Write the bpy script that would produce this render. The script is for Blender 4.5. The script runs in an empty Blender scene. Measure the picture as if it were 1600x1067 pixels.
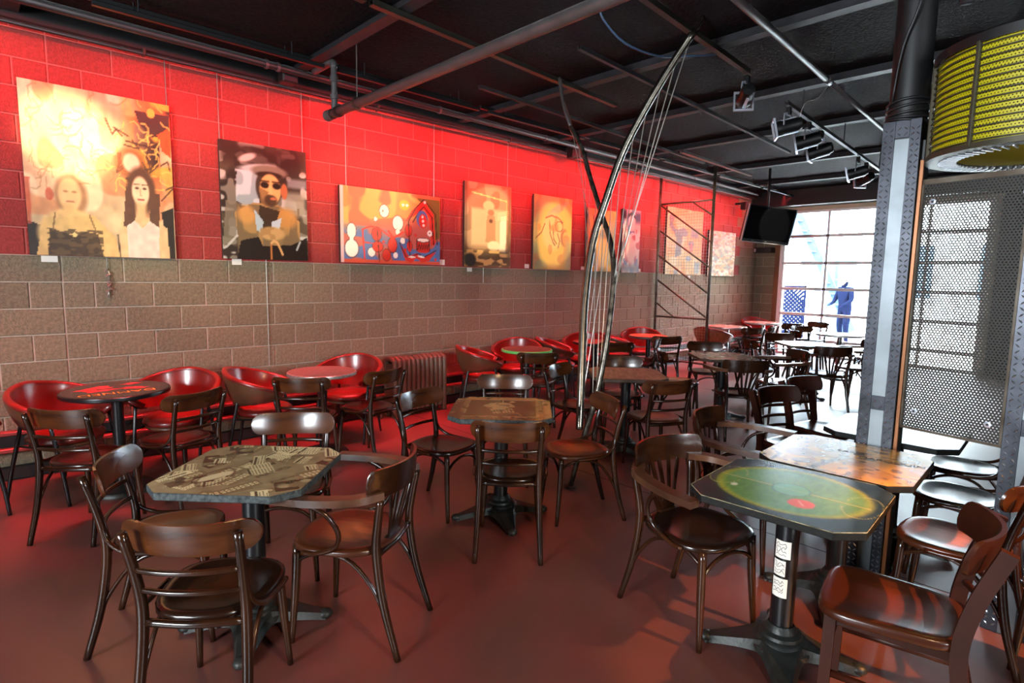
import bpy, bmesh, math, random
import numpy as np
from mathutils import Vector, Matrix
random.seed(7); RNG = np.random.default_rng(7)
PI = math.pi
SC = bpy.context.scene
COL = SC.collection

# ------------------------------------------------------------------ camera
cam_d = bpy.data.cameras.new('camera'); cam = bpy.data.objects.new('camera', cam_d); COL.objects.link(cam)
cam_d.sensor_fit = 'HORIZONTAL'; cam_d.sensor_width = 36; cam_d.lens = 20.11; cam_d.clip_start = 0.05; cam_d.clip_end = 300
_yaw, _pitch, _roll = 0.7611, 0.1148, -0.0170
_f = Vector((math.sin(_yaw)*math.cos(_pitch), math.cos(_yaw)*math.cos(_pitch), -math.sin(_pitch)))
_r0 = Vector((math.cos(_yaw), -math.sin(_yaw), 0)); _d0 = -(_r0.cross(_f))
_r = _r0*math.cos(_roll)+_d0*math.sin(_roll); _d = -_r0*math.sin(_roll)+_d0*math.cos(_roll)
CAM = Vector((-0.5456, -5.6656, 1.60))
cam.matrix_world = Matrix(((_r.x, -_d.x, -_f.x, CAM.x), (_r.y, -_d.y, -_f.y, CAM.y), (_r.z, -_d.z, -_f.z, CAM.z), (0, 0, 0, 1)))
SC.camera = cam

# ------------------------------------------------------------------ world, daylight, exposure
W = bpy.data.worlds.new('daylight'); SC.world = W; W.use_nodes = True
W.node_tree.nodes['Background'].inputs[0].default_value = (0.86, 0.94, 1.0, 1)
W.node_tree.nodes['Background'].inputs[1].default_value = 110.0
SC.view_settings.view_transform = 'Standard'; SC.view_settings.look = 'None'
SC.view_settings.exposure = 0.0; SC.view_settings.gamma = 1.0; SC.view_settings.use_curve_mapping = False

def area(name, loc, direction, sx, sy, power, color, portal=False, spread=PI):
    l = bpy.data.lights.new(name, 'AREA'); l.shape = 'RECTANGLE'; l.size = sx; l.size_y = sy
    l.energy = power; l.color = color; l.spread = spread
    o = bpy.data.objects.new(name, l); COL.objects.link(o); o.location = loc
    o.rotation_euler = Vector(direction).to_track_quat('-Z', 'Y').to_euler()
    if portal: l.cycles.is_portal = True
    return o
area('front_window_portal', (-4.65, -4.6, 2.05), (1, 0, 0), 1.8, 1.1, 1, (1, 1, 1), True)
area('street_door_portal', (12.75, -2.25, 1.55), (-1, 0, 0), 3.5, 3.1, 1, (1, 1, 1), True)
area('side_window_portal', (0.5, -9.25, 2.0), (0, 1, 0), 0.8, 0.8, 1, (1, 1, 1), True)

def spot(name, loc, target, power, color, angle, blend=0.3, radius=0.03, parent=None):
    l = bpy.data.lights.new(name, 'SPOT'); l.energy = power; l.color = color; l.spot_size = math.radians(angle)
    l.spot_blend = blend; l.shadow_soft_size = radius
    o = bpy.data.objects.new(name, l); COL.objects.link(o); o.location = loc
    o.rotation_euler = (Vector(target)-Vector(loc)).to_track_quat('-Z', 'Y').to_euler()
    return o

# ------------------------------------------------------------------ mesh helpers
def lin(c):
    c = [v/255.0 for v in c[:3]]
    return tuple(v/12.92 if v <= 0.04045 else ((v+0.055)/1.055)**2.4 for v in c)
def shift(part, off):
    v, f = part; return ([(a+off[0], b+off[1], c+off[2]) for a, b, c in v], f)
def xform(part, M):
    v, f = part; return ([tuple(M @ Vector(p)) for p in v], f)
def join(*parts):
    V, F = [], []
    for v, f in parts:
        n = len(V); V += list(v); F += [tuple(i+n for i in q) for q in f]
    return V, F
def mesh(name, part, smooth=False):
    m = bpy.data.meshes.new(name); m.from_pydata([tuple(map(float, p)) for p in part[0]], [], part[1]); m.validate(); 
    if smooth: m.polygons.foreach_set('use_smooth', [True]*len(m.polygons))
    m.update(); return m
def obj(name, part, mat=None, parent=None, smooth=False, loc=(0, 0, 0), rotz=0, auto=None):
    m = part if isinstance(part, bpy.types.Mesh) else mesh(name, part, smooth)
    if mat is not None and len(m.materials) == 0: m.materials.append(mat)
    if auto:
        m.polygons.foreach_set('use_smooth', [True]*len(m.polygons))
        m.set_sharp_from_angle(angle=math.radians(auto))
    o = bpy.data.objects.new(name, m); COL.objects.link(o); o.location = loc; o.rotation_euler = (0, 0, rotz)
    if parent is not None: o.parent = parent
    return o
def tag(o, label=None, cat=None, group=None, kind=None):
    if label: o['label'] = label
    if cat: o['category'] = cat
    if group: o['group'] = group
    if kind: o['kind'] = kind
    return o
def thing(name, label, cat, loc=(0, 0, 0), rotz=0, group=None):
    o = bpy.data.objects.new(name, None); COL.objects.link(o); o.empty_display_size = 0.1
    o.location = loc; o.rotation_euler = (0, 0, rotz); return tag(o, label, cat, group)
def copy_tree(o, parent=None):
    c = o.copy(); COL.objects.link(c)
    if parent is not None:
        c.parent = parent; c.matrix_parent_inverse = o.matrix_parent_inverse.copy()
    for ch in list(o.children): copy_tree(ch, c)
    return c
def box(x0, x1, y0, y1, z0, z1):
    v = [(x0, y0, z0), (x1, y0, z0), (x1, y1, z0), (x0, y1, z0), (x0, y0, z1), (x1, y0, z1), (x1, y1, z1), (x0, y1, z1)]
    return v, [(0, 3, 2, 1), (4, 5, 6, 7), (0, 1, 5, 4), (1, 2, 6, 5), (2, 3, 7, 6), (3, 0, 4, 7)]
def rbox(x0, x1, y0, y1, z0, z1, b=0.004, seg=1):
    bm = bmesh.new(); v, f = box(x0, x1, y0, y1, z0, z1)
    vs = [bm.verts.new(p) for p in v]
    for q in f: bm.faces.new([vs[i] for i in q])
    bmesh.ops.bevel(bm, geom=list(bm.edges), offset=b, segments=seg, affect='EDGES', profile=0.5)
    bm.verts.index_update(); out = ([tuple(v.co) for v in bm.verts], [tuple(v.index for v in f.verts) for f in bm.faces]); bm.free(); return out
def prism(poly, z0, z1, b=0.0):
    n = len(poly); v = [(x, y, z0) for x, y in poly]+[(x, y, z1) for x, y in poly]
    f = [tuple(range(n-1, -1, -1)), tuple(range(n, 2*n))]+[(i, (i+1) % n, n+(i+1) % n, n+i) for i in range(n)]
    return v, f
def lathe(prof, n=24, a0=0.0, a1=2*PI):
    full = abs(a1-a0-2*PI) < 1e-6; m = n if full else n+1
    V = []
    for r, z in prof:
        for i in range(m):
            a = a0+(a1-a0)*i/n; V.append((r*math.cos(a), r*math.sin(a), z))
    F = []
    for k in range(len(prof)-1):
        for i in range(n if full else n):
            j = (i+1) % m
            F.append((k*m+i, k*m+j, (k+1)*m+j, (k+1)*m+i))
    return V, F
def crom(P, sub):
    P = [Vector(p) for p in P]
    if len(P) < 3 or sub <= 1: return P
    out = []
    for i in range(len(P)-1):
        p0 = P[i-1] if i > 0 else P[0]*2-P[1]; p1 = P[i]; p2 = P[i+1]; p3 = P[i+2] if i+2 < len(P) else P[-1]*2-P[-2]
        for k in range(sub):
            t = k/sub; out.append(0.5*((2*p1)+(p2-p0)*t+(2*p0-5*p1+4*p2-p3)*t*t+(3*p1-p0-3*p2+p3)*t**3))
    out.append(P[-1]); return out
def sweep(path, rad, n=8, sub=4, sx=1.0, sy=1.0, up=(0, 0, 1), rect=False, cap=True):
    """tube along a smooth path; rad scalar or list per control point; rect gives a rectangular section sx by sy"""
    P = crom(path, sub); m = len(P)
    if isinstance(rad, (int, float)): R = [rad]*m
    else:
        R = []; k = len(rad)-1
        for i in range(m):
            t = i/(m-1)*k; a = min(int(t), k-1) if k else 0; R.append(rad[a]+(rad[min(a+1, k)]-rad[a])*(t-a))
    V, F = [], []; U = Vector(up)
    if rect: prof = [(-.5*sx, -.5*sy), (.5*sx, -.5*sy), (.5*sx, .5*sy), (-.5*sx, .5*sy)]; n = 4
    else: prof = [(math.cos(2*PI*i/n)*sx, math.sin(2*PI*i/n)*sy) for i in range(n)]
    last = None
    for i in range(m):
        T = (P[min(i+1, m-1)]-P[max(i-1, 0)]).normalized()
        if last is None:
            B = T.cross(U)
            if B.length < 0.05: B = T.cross(Vector((1, 0, 0)))
            B.normalize()
        else:
            B = last-T*last.dot(T)
            if B.length < 1e-4: B = T.orthogonal()
            B.normalize()
        last = B; N = B.cross(T)
        for a, b in prof:
            s = R[i] if not rect else 1.0
            V.append(tuple(P[i]+B*(a*s)+N*(b*s)))
    for i in range(m-1):
        for k in range(n):
            j = (k+1) % n; F.append((i*n+k, i*n+j, (i+1)*n+j, (i+1)*n+k))
    if cap: F.append(tuple(range(n-1, -1, -1))); F.append(tuple(range((m-1)*n, m*n)))
    return V, F
def rod(a, b, r, n=8): return sweep([a, b], r, n=n, sub=1)
def blob(c, rx, ry, rz, n=10, m=6):
    V, F = [], []
    for i in range(m+1):
        p = PI*i/m
        for k in range(n):
            a = 2*PI*k/n; V.append((c[0]+rx*math.sin(p)*math.cos(a), c[1]+ry*math.sin(p)*math.sin(a), c[2]+rz*math.cos(p)))
    for i in range(m):
        for k in range(n):
            j = (k+1) % n; F.append((i*n+k, (i+1)*n+k, (i+1)*n+j, i*n+j))
    return V, F
def text_part(s, size, extrude=0.0):
    c = bpy.data.curves.new('t', 'FONT'); c.body = s; c.size = size; c.extrude = extrude; c.align_x = 'CENTER'; c.align_y = 'CENTER'; c.resolution_u = 3
    o = bpy.data.objects.new('t', c); COL.objects.link(o)
    dg = bpy.context.evaluated_depsgraph_get(); m = o.evaluated_get(dg).to_mesh()
    out = ([tuple(v.co) for v in m.vertices], [tuple(p.vertices) for p in m.polygons])
    o.evaluated_get(dg).to_mesh_clear(); bpy.data.objects.remove(o); bpy.data.curves.remove(c); return out

# ------------------------------------------------------------------ materials
def newmat(name):
    m = bpy.data.materials.new(name); m.use_nodes = True; nt = m.node_tree; return m, nt, nt.nodes['Principled BSDF']
def N(nt, t, **kw):
    n = nt.nodes.new(t)
    for k, v in kw.items(): setattr(n, k, v)
    return n
def mat(name, color, rough=0.5, metal=0.0, spec=0.5, coat=0.0, var=0.0, scale=8.0, bump=0.0, bscale=60.0, color2=None, stretch=None, rvar=0.0, trans=0.0, obj_rand=0.0, detail=4.0):
    m, nt, b = newmat(name); c = lin(color); L = nt.links
    b.inputs['Roughness'].default_value = rough; b.inputs['Metallic'].default_value = metal
    b.inputs['Specular IOR Level'].default_value = spec; b.inputs['Coat Weight'].default_value = coat; b.inputs['Coat Roughness'].default_value = 0.12
    b.inputs['Base Color'].default_value = (*c, 1)
    tc = N(nt, 'ShaderNodeTexCoord'); src = tc.outputs['Object']
    if stretch:
        mp = N(nt, 'ShaderNodeMapping'); mp.inputs['Scale'].default_value = stretch; L.new(src, mp.inputs[0]); src = mp.outputs[0]
    out = None
    if var or color2:
        nz = N(nt, 'ShaderNodeTexNoise'); nz.inputs['Scale'].default_value = scale; nz.inputs['Detail'].default_value = detail; L.new(src, nz.inputs['Vector'])
        r = N(nt, 'ShaderNodeValToRGB'); L.new(nz.outputs[0], r.inputs[0])
        c2 = lin(color2) if color2 else tuple(v*(1-var) for v in c); c1 = c if color2 else tuple(min(1, v*(1+var)) for v in c)
        r.color_ramp.elements[0].position = 0.32; r.color_ramp.elements[1].position = 0.68
        r.color_ramp.elements[0].color = (*c2, 1); r.color_ramp.elements[1].color = (*c1, 1); out = r.outputs[0]
        if rvar:
            mr = N(nt, 'ShaderNodeMapRange'); mr.inputs[3].default_value = rough-rvar; mr.inputs[4].default_value = rough+rvar; L.new(nz.outputs[0], mr.inputs[0]); L.new(mr.outputs[0], b.inputs['Roughness'])
    if obj_rand:
        oi = N(nt, 'ShaderNodeObjectInfo'); mr = N(nt, 'ShaderNodeMapRange'); mr.inputs[3].default_value = 1-obj_rand; mr.inputs[4].default_value = 1+obj_rand; L.new(oi.outputs['Random'], mr.inputs[0])
        hs = N(nt, 'ShaderNodeHueSaturation'); L.new(mr.outputs[0], hs.inputs['Value'])
        if out is not None: L.new(out, hs.inputs['Color'])
        else: hs.inputs['Color'].default_value = (*c, 1)
        out = hs.outputs[0]
    if out is not None: L.new(out, b.inputs['Base Color'])
    if bump:
        nb = N(nt, 'ShaderNodeTexNoise'); nb.inputs['Scale'].default_value = bscale; nb.inputs['Detail'].default_value = 6; L.new(src, nb.inputs['Vector'])
        bp = N(nt, 'ShaderNodeBump'); bp.inputs['Strength'].default_value = bump; bp.inputs['Distance'].default_value = 0.01; L.new(nb.outputs[0], bp.inputs['Height']); L.new(bp.outputs[0], b.inputs['Normal'])
    return m
def emit(name, color, strength):
    m, nt, b = newmat(name); b.inputs['Base Color'].default_value = (*lin(color), 1); b.inputs['Emission Color'].default_value = (*lin(color), 1); b.inputs['Emission Strength'].default_value = strength; return m
def painted(name, rough=0.5, spec=0.4, coat=0.0):
    m, nt, b = newmat(name); a = N(nt, 'ShaderNodeVertexColor'); a.layer_name = 'Col'
    nt.links.new(a.outputs[0], b.inputs['Base Color']); b.inputs['Roughness'].default_value = rough; b.inputs['Specular IOR Level'].default_value = spec; b.inputs['Coat Weight'].default_value = coat; b.inputs['Coat Roughness'].default_value = 0.15
    return m
def perforated(name, color, pitch, hole, rough=0.45, metal=0.6):
    m, nt, b = newmat(name); L = nt.links; b.inputs['Base Color'].default_value = (*lin(color), 1); b.inputs['Roughness'].default_value = rough; b.inputs['Metallic'].default_value = metal
    uv = N(nt, 'ShaderNodeUVMap'); q = pitch*1.732; outs = []
    for off in (0.0, 0.5):
        a = N(nt, 'ShaderNodeVectorMath', operation='MULTIPLY_ADD'); a.inputs[1].default_value = (1/pitch, 1/q, 0); a.inputs[2].default_value = (off, off, 0); L.new(uv.outputs[0], a.inputs[0])
        fr = N(nt, 'ShaderNodeVectorMath', operation='FRACTION'); L.new(a.outputs[0], fr.inputs[0])
        s = N(nt, 'ShaderNodeVectorMath', operation='MULTIPLY_ADD'); s.inputs[1].default_value = (pitch, q, 0); s.inputs[2].default_value = (-pitch/2, -q/2, 0); L.new(fr.outputs[0], s.inputs[0])
        ln = N(nt, 'ShaderNodeVectorMath', operation='LENGTH'); L.new(s.outputs[0], ln.inputs[0]); outs.append(ln.outputs['Value'])
    mn = N(nt, 'ShaderNodeMath', operation='MINIMUM'); L.new(outs[0], mn.inputs[0]); L.new(outs[1], mn.inputs[1])
    lt = N(nt, 'ShaderNodeMath', operation='LESS_THAN'); lt.inputs[1].default_value = hole; L.new(mn.outputs[0], lt.inputs[0])
    tr = N(nt, 'ShaderNodeBsdfTransparent'); mx = N(nt, 'ShaderNodeMixShader'); L.new(lt.outputs[0], mx.inputs[0]); L.new(b.outputs[0], mx.inputs[1]); L.new(tr.outputs[0], mx.inputs[2])
    L.new(mx.outputs[0], nt.nodes['Material Output'].inputs[0]); return m
def seatmat(name, rim, mid, rough=0.22):
    m, nt, b = newmat(name); L = nt.links; tc = N(nt, 'ShaderNodeTexCoord'); mp = N(nt, 'ShaderNodeMapping'); mp.inputs['Scale'].default_value = (5.2, 5.2, 0); L.new(tc.outputs['Object'], mp.inputs[0])
    ln = N(nt, 'ShaderNodeVectorMath', operation='LENGTH'); L.new(mp.outputs[0], ln.inputs[0])
    nz = N(nt, 'ShaderNodeTexNoise'); nz.inputs['Scale'].default_value = 9; mq = N(nt, 'ShaderNodeMapping'); mq.inputs['Scale'].default_value = (1, 6, 1); L.new(tc.outputs['Object'], mq.inputs[0]); L.new(mq.outputs[0], nz.inputs[0])
    ad = N(nt, 'ShaderNodeMath', operation='MULTIPLY_ADD'); ad.inputs[1].default_value = 0.5; L.new(nz.outputs[0], ad.inputs[0]); L.new(ln.outputs['Value'], ad.inputs[2])
    r = N(nt, 'ShaderNodeValToRGB'); r.color_ramp.elements[0].position = 0.45; r.color_ramp.elements[1].position = 1.15; r.color_ramp.elements[1].position = 1.0
    r.color_ramp.elements[0].color = (*lin(mid), 1); r.color_ramp.elements[1].color = (*lin(rim), 1); L.new(ad.outputs[0], r.inputs[0]); L.new(r.outputs[0], b.inputs['Base Color'])
    b.inputs['Roughness'].default_value = rough; b.inputs['Coat Weight'].default_value = 0.12; b.inputs['Specular IOR Level'].default_value = 0.4; b.inputs['Coat Roughness'].default_value = 0.15; return m
def glass(name):
    m, nt, b = newmat(name); tr = N(nt, 'ShaderNodeBsdfTransparent'); gl = N(nt, 'ShaderNodeBsdfGlossy'); gl.inputs['Roughness'].default_value = 0.02; tr.inputs[0].default_value = (0.93, 0.97, 0.98, 1)
    lw = N(nt, 'ShaderNodeFresnel'); lw.inputs[0].default_value = 1.45; mx = N(nt, 'ShaderNodeMixShader'); nt.links.new(lw.outputs[0], mx.inputs[0]); nt.links.new(tr.outputs[0], mx.inputs[1]); nt.links.new(gl.outputs[0], mx.inputs[2])
    nt.links.new(mx.outputs[0], nt.nodes['Material Output'].inputs[0]); return m

M = {}
M['block'] = mat('split_block', (120, 107, 86), 0.9, var=0.24, scale=45, bump=0.9, bscale=95, obj_rand=0.12, detail=8)
M['redblock'] = mat('red_painted_block', (146, 50, 44), 0.85, var=0.18, scale=45, bump=0.8, bscale=95, obj_rand=0.10, detail=8)  # redder tone for the courses above the picture line
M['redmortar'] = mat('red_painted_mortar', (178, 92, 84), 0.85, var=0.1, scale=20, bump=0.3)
M['mortar'] = mat('mortar', (164, 152, 136), 0.95, var=0.12, scale=20, bump=0.3)
M['floor'] = mat('floor_paint', (92, 36, 24), 0.44, spec=1.0, color2=(70, 26, 17), scale=1.6, rvar=0.05, bump=0.02, bscale=6, detail=8)
M['floor'].node_tree.nodes['Principled BSDF'].inputs['IOR'].default_value = 1.9
M['ceiling'] = mat('ceiling_black', (17, 16, 19), 0.9, spec=0.12, var=0.5, scale=30, bump=0.9, bscale=40)
M['blackpaint'] = mat('black_paint', (13, 12, 13), 0.5, var=0.25, scale=20)
M['joist'] = mat('joist_steel', (34, 34, 37), 0.6, metal=0.1, spec=0.3, var=0.3, scale=10)
M['pipe'] = mat('pipe_grey', (78, 74, 74), 0.42, metal=0.3, var=0.15, scale=12)
M['strut'] = mat('strut_olive', (48, 46, 40), 0.45, metal=0.5, var=0.2)
M['steel'] = mat('brushed_steel', (128, 122, 112), 0.26, metal=1.0, var=0.3, scale=6, stretch=(1, 1, 6))
M['oldsteel'] = mat('worn_steel', (120, 114, 104), 0.32, metal=0.85, color2=(34, 30, 26), scale=14)
M['wire'] = mat('steel_wire', (165, 160, 150), 0.35, metal=0.7)
M['wood'] = mat('dark_wood', (52, 26, 11), 0.2, coat=0.12, spec=0.4, color2=(22, 10, 5), scale=5, stretch=(1, 1, 0.35), obj_rand=0.2)
def worn_crest(name, z0, z1):
    m = mat(name, (78, 40, 17), 0.24, coat=0.12, spec=0.4, color2=(44, 21, 9), scale=6, stretch=(1, 0.5, 3), obj_rand=0.15); nt = m.node_tree; b = nt.nodes['Principled BSDF']; L = nt.links; src = b.inputs['Base Color'].links[0].from_socket
    tc = N(nt, 'ShaderNodeTexCoord'); sp = N(nt, 'ShaderNodeSeparateXYZ'); L.new(tc.outputs['Object'], sp.inputs[0]); mr = N(nt, 'ShaderNodeMapRange'); mr.inputs[1].default_value = z0; mr.inputs[2].default_value = z1; L.new(sp.outputs['Z'], mr.inputs[0])
    nz = N(nt, 'ShaderNodeTexNoise'); nz.inputs['Scale'].default_value = 14; nz.inputs['Detail'].default_value = 6; L.new(tc.outputs['Object'], nz.inputs['Vector']); mu = N(nt, 'ShaderNodeMath', operation='MULTIPLY'); L.new(mr.outputs[0], mu.inputs[0]); L.new(nz.outputs[0], mu.inputs[1])
    rp = N(nt, 'ShaderNodeValToRGB'); rp.color_ramp.elements[0].position = 0.42; rp.color_ramp.elements[1].position = 0.50; L.new(mu.outputs[0], rp.inputs[0]); mx = N(nt, 'ShaderNodeMix', data_type='RGBA'); L.new(rp.outputs[0], mx.inputs[0]); L.new(src, mx.inputs[6]); mx.inputs[7].default_value = (*lin((206, 160, 104)), 1); L.new(mx.outputs[2], b.inputs['Base Color']); return m
M['crest'] = worn_crest('worn_crest_wood', 0.785, 0.803)
M['wood2'] = mat('red_brown_wood', (52, 20, 9), 0.42, spec=0.2, coat=0.0, color2=(32, 12, 5), scale=5, stretch=(1, 1, 0.4))
M['armwood'] = mat('worn_arm_wood', (88, 56, 36), 0.33, coat=0.2, color2=(50, 28, 17), scale=7, obj_rand=0.12)
M['seat'] = seatmat('seat_dark', (30, 15, 8), (66, 33, 16))
M['seatwarm'] = seatmat('seat_worn_orange', (62, 30, 14), (166, 86, 42), 0.3)
M['seatred'] = seatmat('seat_mahogany', (52, 22, 10), (92, 38, 16), 0.28)
M['iron'] = mat('cast_iron', (36, 37, 35), 0.45, metal=0.4, var=0.35, scale=14, bump=0.2, bscale=50)
M['blackmetal'] = mat('black_enamel', (15, 16, 18), 0.28, spec=0.5)
M['redvinyl'] = mat('red_brown_vinyl', (98, 22, 17), 0.30, coat=0.2, var=0.2, scale=6)
M['brownvinyl'] = mat('brown_vinyl', (84, 52, 34), 0.35, coat=0.15, var=0.2, scale=5)
M['veneer'] = mat('striped_veneer', (150, 74, 44), 0.35, color2=(110, 48, 28), scale=10, stretch=(3, 3, 0.2))
M['radiator'] = mat('radiator_grey', (84, 78, 64), 0.5, metal=0.1, var=0.15, bump=0.15)
M['edgeworn'] = mat('worn_table_edge', (24, 31, 34), 0.6, spec=0.25, color2=(70, 76, 76), scale=60)
M['greyedge'] = mat('aluminium_edge', (170, 168, 164), 0.35, metal=0.7, var=0.25, scale=40)
M['woodtop'] = mat('worn_plank_top', (178, 142, 102), 0.4, color2=(118, 84, 54), scale=9, stretch=(1, 4, 1))
M['whitetop'] = mat('pale_table_top', (176, 174, 158), 0.25, coat=0.3, color2=(132, 132, 112), scale=12)
M['greytop'] = mat('grey_speckled_top', (128, 122, 116), 0.3, coat=0.3, color2=(94, 88, 84), scale=40)
M['greenrim'] = mat('green_edge_paint', (86, 190, 96), 0.4)
M['darktop'] = mat('dark_top', (40, 22, 24), 0.25, coat=0.4, color2=(28, 16, 18), scale=12)
M['orangeprint'] = mat('orange_print', (250, 176, 50), 0.4)
M['redprint'] = mat('red_print', (176, 40, 52), 0.4)
M['chrome'] = mat('chrome', (200, 200, 200), 0.15, metal=1.0)
M['paper'] = mat('white_paper', (226, 218, 206), 0.7)
M['ink'] = mat('ink', (38, 34, 32), 0.7)
M['canvasedge'] = mat('canvas_edge', (58, 40, 34), 0.7)
M['paint'] = painted('artwork_paint', 0.45, 0.3)
M['tableprint'] = painted('table_print', 0.25, 0.4, 0.0)
M['tread'] = mat('tread_plate', (52, 54, 60), 0.36, metal=0.8, var=0.3, scale=10)
M['lozenge'] = mat('tread_lozenge', (140, 144, 150), 0.3, metal=0.8, var=0.3, scale=10)
M['plate'] = mat('steel_plate', (112, 118, 122), 0.42, metal=0.75, var=0.2, scale=5)
M['copper'] = mat('copper_strip', (120, 72, 38), 0.35, metal=0.5)
M['perf'] = perforated('perforated_sheet', (40, 38, 33), 0.0138, 0.0033, 0.5, 0.3)
M['perfyellow'] = perforated('yellow_perforated', (172, 162, 6), 0.012, 0.0026, 0.5, 0.0)
M['drumliner'] = mat('drum_liner', (70, 64, 6), 0.6)  # dark surface added behind the perforations
M['drumsteel'] = mat('drum_steel', (70, 66, 52), 0.45, metal=0.5, var=0.2)
M['frame'] = mat('scaffold_steel', (104, 96, 84), 0.42, metal=0.5, color2=(70, 58, 46), scale=10)
M['doorframe'] = mat('door_aluminium', (240, 234, 232), 0.5)
M['glass'] = glass('door_glass')
M['jamb'] = mat('jamb_wood', (140, 92, 54), 0.6, color2=(96, 56, 30), scale=6, stretch=(1, 1, 0.2))
M['header'] = mat('header_beige', (190, 176, 150), 0.7)
M['tvblack'] = mat('tv_screen', (8, 9, 12), 0.12, spec=0.6)
M['tvbezel'] = mat('tv_bezel', (26, 26, 30), 0.3)
M['silver'] = mat('silver_plastic', (196, 196, 200), 0.35, metal=0.4)
M['lampbody'] = mat('lamp_body', (14, 14, 15), 0.45, metal=0.2)
M['lampsilver'] = mat('lamp_reflector', (208, 214, 226), 0.25, metal=0.6)
M['cable'] = mat('cable_black', (20, 21, 24), 0.5)
M['bluecable'] = mat('cable_blue', (46, 72, 100), 0.5)
M['pavement'] = mat('pavement', (186, 184, 180), 0.9, var=0.1)
M['facade'] = mat('facade_pale', (206, 208, 210), 0.85, var=0.06)
M['facade_blue'] = mat('facade_blue', (44, 56, 68), 1.0, spec=0.0)
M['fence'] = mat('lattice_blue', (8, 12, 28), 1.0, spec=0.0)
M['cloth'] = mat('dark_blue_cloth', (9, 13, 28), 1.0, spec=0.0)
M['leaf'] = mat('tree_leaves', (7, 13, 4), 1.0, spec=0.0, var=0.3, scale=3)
M['bark'] = mat('bark', (50, 40, 32), 0.9, var=0.3)
M['darkbrick'] = mat('dark_brick', (10, 9, 9), 1.0, spec=0.0, var=0.2)
M['skin'] = mat('skin', (90, 62, 50), 0.6)
M['hat'] = mat('straw_hat', (70, 72, 70), 0.8)
M['newsink'] = mat('news_ink', (58, 50, 34), 0.4)
M['wornedge'] = mat('pale_worn_edge', (186, 176, 140), 0.5, color2=(40, 40, 34), scale=30)
M['blackedge'] = mat('black_table_edge', (12, 14, 14), 0.6, spec=0.2, color2=(24, 24, 21), scale=70)
M['edgewood'] = mat('dark_table_edge', (60, 44, 32), 0.5, var=0.3)
M['redbrowntop'] = mat('red_brown_top', (104, 70, 56), 0.25, coat=0.4, color2=(60, 34, 30), scale=7)
M['redtop'] = mat('red_lacquer_top', (150, 44, 40), 0.22, coat=0.5, var=0.2)
M['bulbglow'] = emit('bulb_glow', (255, 226, 90), 12.0)
M['lampglow'] = emit('lamp_glow', (255, 214, 150), 6.0)
M['redrail'] = mat('rail_maroon', (120, 52, 48), 0.4, var=0.1)  # red light on the rails put into their colour
M['stairpaint'] = mat('stair_paint', (42, 54, 66), 1.0, spec=0.0)
M['darkwall'] = mat('dark_wall', (40, 38, 38), 0.8, var=0.2)
# ------------------------------------------------------------------ the setting
X0, X1, Y0, Y1, ZC = -4.6, 12.42, -9.2, 0.0, 3.46
def struct(name, part, m, parent=None, **kw):
    o = obj(name, part, m, parent, **kw)
    if parent is None: o['kind'] = 'structure'
    return o
fl = struct('floor', box(X0, X1+0.25, Y0, 0.2, -0.12, 0.0), M['floor'])
fl['label'] = 'dark red painted concrete floor'
# expansion joints cut into the floor coating
for x in (3.05, 7.2):
    obj('floor_joint', box(x-0.004, x+0.004, Y0, -0.1, 0.0, 0.0006), M['ink'], fl)
ce = struct('ceiling', box(X0, X1+0.25, Y0, 0.2, ZC, ZC+0.15), M['ceiling'])
for x in (-2.2, -0.2, 1.75, 3.82, 5.28, 6.85, 8.8, 10.6):
    p = join(box(x-0.05, x+0.05, Y0, -0.02, ZC-0.075, ZC-0.062), box(x-0.006, x+0.006, Y0, -0.02, ZC-0.064, ZC+0.01))
    obj('joist', p, M['joist'], ce)

# ---- block walls: mortar backing plus proud split-face blocks
S = 0.2032; L0 = 1.49
wl = struct('wall_left', box(X0, X1+0.25, 0.006, 0.2, 0.0, ZC), M['mortar'])
struct('painted_mortar', box(X0, 11.58, 0.0055, 0.01, L0+S, ZC), M['redmortar'], wl)  # redder joints behind the upper courses
_bc = {}
def block_mesh(w, h, m='block'):
    k = (round(w, 4), round(h, 4), m)
    if k not in _bc:
        g = 0.005; a, b = w/2-g, h/2-g; i = 0.006
        V = []
        for (p, q, y) in ((a, b, 0.012), (a, b, 0.004), (a-i, b-i, -0.001)):
            V += [(-p, y, -q), (p, y, -q), (p, y, q), (-p, y, q)]
        F = [(8, 9, 10, 11)]
        for r in (0, 4):
            for j in range(4): F.append((r+j, r+(j+1) % 4, r+4+(j+1) % 4, r+4+j))
        _bc[k] = mesh('block', (V, F)); _bc[k].materials.append(M[m])
    return _bc[k]
def cells(u0, u1, parity):
    js = [0]+[u for u in range(-60, 80) if (u % 2 == 0 if parity == 0 else u % 2 == 1)]
    js = sorted(set(j for j in js if u0 < j < u1)|{u0, u1}); return list(zip(js[:-1], js[1:]))
blocks = []
for v in range(-8, 10):
    z0, z1 = max(0.0, L0+v*S), min(ZC, L0+(v+1)*S)
    if z1-z0 < 0.03: continue
    for a, b in cells(-22, X1/S, v % 2):
        xa, xb = a*S, b*S
        if xb-xa < 0.02: continue
        cx, cz = (xa+xb)/2, (z0+z1)/2
        d = (Vector((cx, 0, cz))-CAM); fw = d.dot(_f)
        if fw < 0.3: score = 0
        else:
            px = 800+893.8*d.dot(_r)/fw; score = (xb-xa)*(z1-z0)*5.66/fw**3 if px > -40 else 0
        blocks.append((score, cx, cz, xb-xa, z1-z0))
blocks.sort(reverse=True)
def rest_mesh(lst, rot=None):
    V, F = [], []
    for _, cx, cz, w, h in lst:
        m = block_mesh(w, h); n = len(V)
        V += [(p.co.x+cx, p.co.y, p.co.z+cz) for p in m.vertices]; F += [tuple(i+n for i in q.vertices) for q in m.polygons]
    return V, F
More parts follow.
